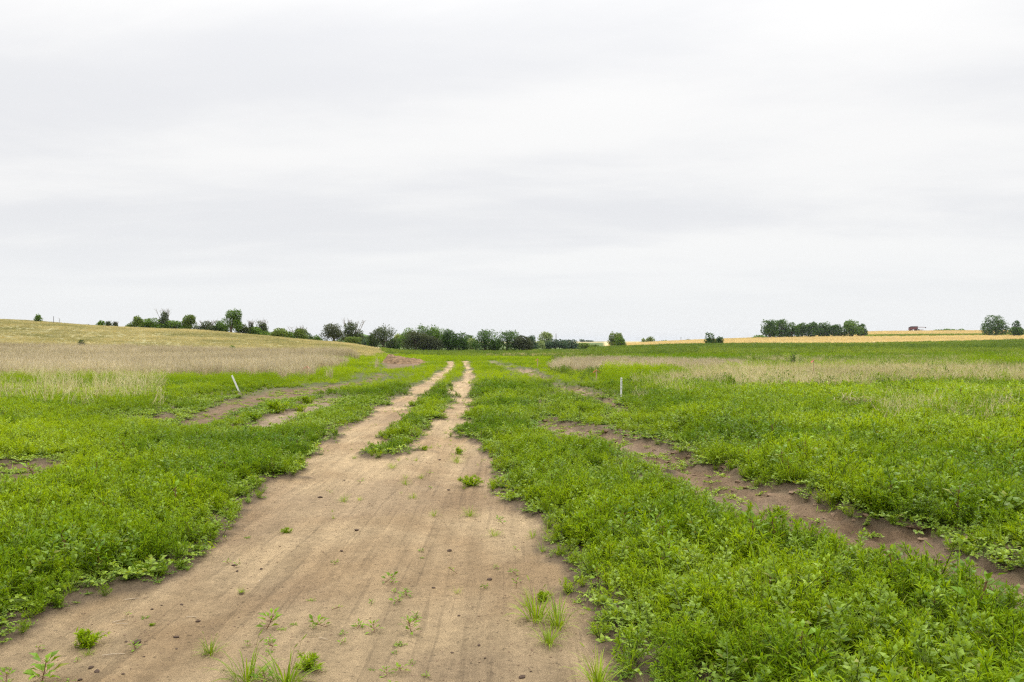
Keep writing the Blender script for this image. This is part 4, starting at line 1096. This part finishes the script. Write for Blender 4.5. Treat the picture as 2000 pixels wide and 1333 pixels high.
# ------------------------------------------------------------------ combine harvester on the skyline
def combine():
    Yd = 600.; X0 = (1787-1000)*Yd/F; zb = gz(X0, Yd)
    red = simple('red_machine_paint', (.13, .03, .035), .45, .5, .15, 1); blk = simple('machine_black', (.03, .028, .03), .6, .3, .1, 1)
    gls = simple('cab_glass', (.06, .07, .08), .15, .6, .1, 1); gry = simple('pale_metal', (.55, .55, .55), .5, .5, .1, 1)
    root = bpy.data.objects.new('combine_harvester', None); link(root); root.location = (X0, Yd, zb+.05)
    tag(root, 'dark red combine harvester with its unloading auger out, working the wheat skyline', 'combine harvester')
    b = obj('body', boxmesh('body', [(-1.6, 0, 2.2, 5.2, 2.8, 1.7), (-3.6, 0, 1.7, 1.6, 2.4, 1.2), (1.2, 0, 1.7, 1.4, 2.2, 1.0)], red, .1), root)
    obj('grain_tank', boxmesh('grain_tank', [(-1.4, 0, 3.45, 3.0, 2.9, .7)], blk, .05), root)
    obj('engine_deck', boxmesh('engine_deck', [(-3.5, 0, 2.9, 1.4, 2.3, .8)], blk, .05), root)
    obj('cab', boxmesh('cab', [(1.1, 0, 2.95, 1.5, 1.8, 1.5)], gls, .08), root); obj('cab_roof', boxmesh('cab_roof', [(1.15, 0, 3.78, 1.8, 2.0, .14)], red, .04), root)
    obj('feeder_house', boxmesh('feeder_house', [(2.5, 0, 1.1, 1.6, 1.3, .8)], red, .05), root)
    obj('header', boxmesh('header', [(3.6, 0, .7, 1.1, 8.5, .9)], gry, .05), root)
    g = Geo()
    for k in range(6):
        a = k*math.pi/3; g.tube([(4.2+math.cos(a)*.55, -4.1, 1.2+math.sin(a)*.55), (4.2+math.cos(a)*.55, 4.1, 1.2+math.sin(a)*.55)], .05, sides=4)
    obj('reel', g.mesh('reel', red), root)
    for sx, r_ in ((1.2, .95), (-3.2, .65)):
        for sy in (-1.5, 1.5):
            wch = obj('wheel', cylmesh('wheel', blk, (sx, sy-.3, r_), (sx, sy+.3, r_), r_, r_, 20), root)
            obj('rim', cylmesh('rim', gry, (sx, sy-.32, r_), (sx, sy+.32, r_), r_*.45, r_*.45, 14), wch)
    obj('unloading_auger', cylmesh('unloading_auger', red, (-.6, -1.4, 3.2), (6.6, -2.6, 3.05), .2, .17, 10), root)
    obj('auger_spout', boxmesh('auger_spout', [(6.7, -2.6, 2.8, .6, .45, .75)], blk, .03), root)
combine()

# ------------------------------------------------------------------ single plants, clods and straws on the track
ONE = {}
def one_mesh(kind, k, fn, mat, **kw):
    key = (kind, k)
    if key not in ONE: ONE[key] = fn(np.random.default_rng(500+hash_(kind)+k), **kw)
    return ONE[key]
def split_geo(g, name, mat):
    V = np.concatenate(g.V); T = np.concatenate(g.T); L = np.concatenate(g.L)
    out_ = []
    for nm, sel in (('stem', L[T[:, 0]] >= 1.5), ('leaves', L[T[:, 0]] < 1.5)):
        t = T[sel]
        if not len(t): out_.append((nm, None)); continue
        u_, inv = np.unique(t, return_inverse=True)
        out_.append((nm, mesh_from(nm, V[u_], inv.reshape(-1, 3), mat, {'lr': ('FLOAT', L[u_])})))
    return out_
KIND = {
 'tuft': (grass, 'grassy', dict(h=.17, n=46, w_=.006, spread=.07, heads=0, droop=1.4), .30),
 'blades': (grass, 'grassy', dict(h=.34, n=60, w_=.013, spread=.10, droop=1.1, heads=2), .36),
 'flat': (creeper, 'lambs', dict(rad=.12, n=70, ll=.032), .24),
 'seedling': (broad, 'pigweed', dict(h=.045, n=12, ll=.055), .12),
 'sprig': (broad, 'pigweed', dict(h=.07, n=16, ll=.05), .13),
 'pigweed': (broad, 'pigweed', dict(h=.20, n=26, ll=.11), .24),
 'bushy': (kochia, 'kochia', dict(h=.10, rad=.14, n=520, ll=.04, lw=.009, nst=16), .28),
}
SPLIT = {}
def plant(px, py, wpx, kind, label, tint=.55, group='single weeds growing on the bare track', name=None):
    x, y = P(px, py); z = gz(x, y); fn, mat, kw, size = KIND[kind]
    k = hash_(label) % 4
    if (kind, k) not in SPLIT: SPLIT[(kind, k)] = split_geo(fn(np.random.default_rng(900+hash_(kind)*7+k), **kw), kind, MT[mat])
    s = (wpx*y/F)/size
    nm = name or {'tuft': 'grass_tuft', 'blades': 'grass_clump', 'flat': 'creeping_weed', 'seedling': 'weed_seedling', 'sprig': 'weed_sprig', 'pigweed': 'pigweed', 'bushy': 'bushy_weed'}[kind]
    root = bpy.data.objects.new(nm, None); link(root); root.location = (x, y, z-.003); root.scale = (s, s, s)
    root.rotation_euler = (0, 0, (hash_(label) % 628)/100)
    tag(root, label, 'grass clump' if 'grass' in nm else 'weed', group)
    for pn, me in SPLIT[(kind, k)]:
        if me: o = obj(pn, me, root); o['tint'] = tint*.75-(.15 if kind == 'blades' else 0)
PL = [
 (80, 1322, 62, 'pigweed', 'reddish stemmed pigweed with raised top leaves near the bottom corner', .7),
 (125, 1322, 44, 'flat', 'flat leafy weed touching the reddish stemmed pigweed', .6),
 (12, 1318, 40, 'sprig', 'yellowish leafy weed cut by the picture edge below the thick verge', .9),
 (10, 1288, 22, 'flat', 'small flat weed by the picture edge above the yellowish leafy one', .5),
 (166, 1248, 84, 'bushy', 'big bushy green clump standing out from the verge on bare soil', .5),
 (172, 1262, 34, 'tuft', 'little grass skirt directly below the big bushy clump', .6),
 (152, 1278, 14, 'seedling', 'yellow green upright seedling between the bushy clump and the pigweed', 1.),
 (283, 1194, 22, 'flat', 'flat dark green sprig beside the clods near the verge', .2),
 (297, 1210, 16, 'bushy', 'small dense green tuft just below the flat dark sprig', .5),
 (265, 1257, 30, 'sprig', 'thin trailing green seedling below the pair of large clods', .6),
 (410, 1258, 40, 'blades', 'short upright grass seedling with three stout blades', .5),
 (605, 1292, 76, 'bushy', 'rounded bushy tuft alone on the sand with a tiny seedling at its foot', .6),
 (632, 1300, 24, 'seedling', 'tiny seedling at the foot of the rounded bushy tuft', .6),
 (482, 1312, 84, 'blades', 'sprawling grass clump, upper half of the big mixed patch', .6),
 (560, 1325, 86, 'blades', 'stout bladed grass forming the lower half of the big mixed patch', .6),
 (520, 1318, 50, 'sprig', 'leafy weed with a paddle leaf amid the big mixed grass patch', .6),
 (559, 1031, 27, 'bushy', 'small pale cushion weed high up near the left verge', .4),
 (484, 1043, 20, 'flat', 'thin flat weed beside the dark ruts near the verge', .4),
 (671, 970, 32, 'tuft', 'neat spiky grass tuft alone on smooth sand', .6),
 (654, 1090, 15, 'seedling', 'tiny seedling alone in the middle of smooth tan sand', .4),
 (520, 1212, 50, 'sprig', 'sprawling seedling with a long thin runner', .7),
 (552, 1216, 24, 'flat', 'compact yellowish rosette beside the sprawling runner', .8),
 (573, 1206, 20, 'flat', 'small pale rosette up from the compact yellowish rosette', .7),
 (612, 1212, 14, 'seedling', 'thin stemmed sprout beside the umbrella shaped seedling', .6),
 (641, 1212, 37, 'seedling', 'umbrella shaped seedling with two drooping leaf fans', .4),
 (485, 1243, 18, 'sprig', 'reddish bent sprout above the big mixed patch', .5),
 (525, 1238, 20, 'sprig', 'wispy sprout under the sprawling runner', .7),
 (529, 1262, 15, 'seedling', 'stubby upright sprout above the paddle leaf weed', .5),
 (674, 1230, 16, 'seedling', 'twin leaf sprout over a paler one right of the bent twig', .5),
 (666, 1246, 16, 'seedling', 'pale sprout under the twin leaf sprout', .8),
 (608, 1160, 20, 'flat', 'faint yellowish sprout on open tan sand', .9),
 (473, 1142, 16, 'blades', 'yellow green grass shoot with a dark clod at its base', .9),
 (692, 890, 18, 'tuft', 'bright green tuft ahead of the weedy centre strip', .6),
 (751, 1129, 27, 'seedling', 'reddish seedling with spread toothed leaves in mid track', .3),
 (795, 1150, 26, 'sprig', 'reddish sprout right below the spread toothed seedling', .3),
 (775, 1145, 14, 'seedling', 'tiny pale sprout left of the reddish sprout', .7),
 (725, 1170, 16, 'sprig', 'dark small sprout left of the row of seedlings', .3),
 (770, 1165, 24, 'seedling', 'broken leaf seedling with a dark clod against it', .4),
 (812, 1192, 24, 'sprig', 'dark leafy sprout above the widest seedling', .3),
 (805, 1222, 44, 'sprig', 'widest light green seedling of the mid track row', .6),
 (697, 1218, 24, 'seedling', 'spread two leaf seedling left of the symmetric one', .5),
 (732, 1225, 32, 'seedling', 'symmetric low seedling with drooping yellowish tips', .8),
 (780, 1243, 36, 'flat', 'flat green weed just under the widest seedling', .4),
 (774, 1260, 12, 'seedling', 'tiny reddish sprout between two mid track weeds', .3),
 (782, 1290, 30, 'seedling', 'pale leaved seedling low in the track, upper of three', .7),
 (808, 1278, 14, 'seedling', 'small dark sprout beside the pale upper seedling', .3),
 (756, 1302, 26, 'seedling', 'greyish seedling in the middle of the lower three', .5),
 (772, 1320, 28, 'seedling', 'pale frilly seedling, lowest of three near the picture bottom', .8),
 (724, 1292, 20, 'flat', 'flat small weed left of the lower three seedlings', .3),
 (828, 1302, 16, 'seedling', 'little pale sprout right of the lower three seedlings', .7),
 (966, 1038, 40, 'tuft', 'spiky grass tuft on sand near the thick ridge weeds', .7),
 (918, 997, 44, 'tuft', 'low spreading grass tuft up track from the spiky one', .7),
 (921, 940, 56, 'bushy', 'broad low green clump nearest the ridge corner', .6),
 (893, 896, 40, 'tuft', 'loose grass tuft in the right rut above the broad clump', .7),
 (895, 880, 30, 'bushy', 'dark bushy tuft at the ridge corner of the right rut', .4),
 (807, 968, 26, 'tuft', 'small bright grass tuft in mid track below its neighbour', .7),
 (792, 941, 30, 'tuft', 'bright grass tuft below the weedy centre strip', .6),
 (822, 928, 22, 'tuft', 'small spiky tuft in the right rut near the strip end', .6),
 (766, 908, 30, 'tuft', 'loose pale tuft right at the end of the centre strip', .8),
 (830, 876, 26, 'bushy', 'green clump off the corner of the centre strip', .6),
 (945, 1134, 16, 'seedling', 'dark seedling close to the dark streak of the right rut', .3),
 (1007, 1112, 22, 'seedling', 'branched thin seedling near the ridge weeds', .4),
 (970, 1100, 14, 'seedling', 'faint pale sprout left of the branched thin seedling', .7),
 (975, 1008, 14, 'seedling', 'wispy sprout near the low spreading tuft', .4),
 (826, 1066, 12, 'seedling', 'tiny dark sprout in the middle, upper of two', .2),
 (825, 1078, 14, 'flat', 'tiny green weed in the middle, lower of two', .4),
 (1048, 1200, 74, 'blades', 'tall light green grass clump leaning out over the sand', .8),
 (1090, 1214, 70, 'blades', 'dense bright grass clump against the ridge weeds', .9),
 (1072, 1246, 52, 'blades', 'lower open grass clump with pale base on bare sand', .9),
 (1168, 1328, 76, 'blades', 'yellow green grass clump at the bottom end of the ridge', .9),
 (1058, 1162, 50, 'bushy', 'green bushy weed above the tall leaning grass clump', .5),
]
for a in PL: plant(*a)
# weeds standing in the damp rut
for a in [(1424, 968, 30, 'bushy', 'small round green weed alone in the damp rut', .5), (1520, 985, 50, 'bushy', 'pale leafy weed on the bank of the damp rut', .6),
          (1960, 1165, 34, 'flat', 'round leaved weed lying on the damp rut near the frame edge', .4), (1800, 1085, 60, 'bushy', 'tall yellowish weed rising between the two parts of the damp rut', .9),
          (1690, 1050, 22, 'seedling', 'small sprout in the wet track of the damp rut', .5), (1760, 1045, 22, 'flat', 'small flat weed under the crumbling rut bank', .5)]:
    plant(*a, group='single weeds in the damp rut')
# clumps of weeds among the bare patches by the reeds
for a in [(490, 822, 44, 'bushy', 'dark green round clump in the brown patch below the leaning stake', .3), (540, 806, 60, 'bushy', 'light green clump in the middle of the brown patch', .7),
          (600, 786, 40, 'bushy', 'low green clump at the narrow end of the brown patch', .5), (585, 800, 34, 'bushy', 'yellow green clump next to the pale sandy spot', .8)]:
    plant(*a, group='clumps among the brown patches')

CL = [(458,1094,'clod with flat top beside the verge seedlings',14),(463,1105,'clod just under the flat topped clod',10),(510,1098,'clod standing at the start of a tyre streak',13),
 (472,1143,'clod against the foot of the yellow green shoot',13),(355,1168,'clod alone between verge and open sand',12),(387,1199,'flat dark clod further down the open sand',12),
 (316,1170,'clod near the verge beside small seedlings',8),(297,1178,'clod close above the flat dark sprig',10),(268,1243,'larger of two clods lying together, oblong',22),
 (246,1239,'rounder of two clods lying together',12),(344,1228,'thin reddish clod on pale sand',14),(344,1249,'small clod below the thin reddish one',9),(281,1268,'flat brown clod near a straw',9),
 (178,1290,'crumbly clod, upper of a dark pair by the pigweed',14),(190,1297,'broad crumbly clod, lower of a dark pair by the pigweed',22),(240,1302,'clod right of the dark crumbly pair',9),
 (157,1317,'clod touching the leafy weed at the bottom',14),(876,949,'clod above the low spreading tuft in the right rut',12),(878,1062,'clod in the middle of the right rut',13),
 (667,1065,'clod on smooth sand above the tiny seedling',12),(847,1134,'clod left of the dark streak',10),(956,1118,'broad clod below the branched seedling',16),(780,1163,'upright clod against the broken leaf seedling',9),
 (896,1186,'small upright clod in the lower right rut',8),(936,1241,'flat clod in the lower right rut',12),(883,1255,'small clod left of the flat lower one',9),(948,1269,'small clod lowest but three in the right rut',8),
 (1037,1297,'rounded clod over a wide one near the ridge',9),(1020,1306,'wide flat clod near the ridge bottom',18),(922,1324,'flat clod close to the bottom edge',15),(697,1028,'dark clod trailing crumbs on upper sand',12),
 (858,892,'flat clod in the narrow part of the right rut',9),(672,931,'clod near the end of the left rut',9),(625,964,'reddish clod beside the verge end of the left rut',12)]
for k in range(4):
    pass
CM = [clod(np.random.default_rng(60+k), .02).mesh('soil_clod', MT['clod']) for k in range(5)]
for i, (px, py, lab, wp) in enumerate(CL):
    x, y = P(px, py); s = wp*y/F/.07
    o = obj('soil_clod', CM[i % 5], None, (x, y, gz(x, y)+.004*s), (0, 0, i*.6), s); tag(o, 'dark '+lab if 'dark' not in lab else lab, 'clod', 'dark clods on the sandy track')
MT['straw'] = simple('straw', (.46, .37, .26), .8, .2, .15, 30)
MT['twig'] = simple('twig', (.30, .24, .14), .85, .2, .3, 30)
for px, py, wp, an, mt, lab in [(257, 1156, 26, .25, 'straw', 'thick pale straw lying just off the verge'), (232, 1200, 24, .5, 'straw', 'pale straw crossing a thinner one by the verge'),
                        (238, 1206, 24, -.02, 'straw', 'thin straw under the crossing pale straw'), (222, 1268, 42, .12, 'straw', 'long thin straw on the sand below the verge bulge'),
                        (330, 1317, 34, .1, 'straw', 'faint straw near the bottom of the sand'), (610, 1234, 24, .0, 'twig', 'bent olive twig lying on the sand above the bushy tuft'),
                        (632, 1240, 22, -.3, 'straw', 'pale end of straw against the bent olive twig'), (605, 1320, 26, -.02, 'twig', 'straight brown twig right of the big mixed patch'),
                        (374, 1192, 20, .02, 'straw', 'short pale straw half buried in smooth sand'), (138, 1150, 20, .2, 'straw', 'pale stem end showing under the verge weeds')]:
    x, y = P(px, py); L = wp*y/F; t = Geo()
    z0 = gz(x, y)
    t.tube([(-L/2, 0, .006), (-L*.1, L*.01, .009), (L/2, 0, .007)], [.0028, .003, .002], sides=6)
    o = obj('straw' if mt == 'straw' else 'twig', t.mesh('straw', MT[mt], True), None, (x, y, z0), (0, 0, an*1.5)); tag(o, lab, 'straw' if mt == 'straw' else 'twig', 'dry straws and twigs on the sand')

# heap of dry litter in the right weeds
def litter():
    x, y = P(1672, 812); r = np.random.default_rng(3); g = Geo()
    for k in range(160):
        p = np.array([r.normal()*.28, r.normal()*.2, .22+.28*r.random()-.0]); d = r.normal(size=3)*[1, 1, .25]
        g.blade(p, d, .35*r.random()+.1, .014, r, 3, .3)
    for k in range(30): g.tube([(r.normal()*.2, r.normal()*.15, -.02), (r.normal()*.25, r.normal()*.2, .4)], [.006, .004])
    tag(obj('dry_litter_pile', g.mesh('dry_litter_pile', MT['dry']), None, (x, y, gz(x, y))), 'small heap of pale dry plant litter sunk in the lush kochia', 'litter pile')
litter()

# ------------------------------------------------------------------ thin haze
HAZE = True
def haze():
    m = bpy.data.materials.new('haze_air'); m.use_nodes = True; nt = m.node_tree; nt.nodes.clear()
    v = N(nt, 'ShaderNodeVolumePrincipled'); v.inputs['Color'].default_value = (.80, .88, 1, 1); v.inputs['Density'].default_value = .00008; v.inputs['Anisotropy'].default_value = .3
    o = N(nt, 'ShaderNodeOutputMaterial'); nt.links.new(v.outputs[0], o.inputs['Volume'])
    top = 19.0
    me = boxmesh('haze', [(0, 2000, (top-8)/2, 9400, 4600, top+8)], m)
    h_ = obj('haze', me); tag(h_, 'thin pale haze lying over the far fields', None, None, 'stuff')
if HAZE: haze()
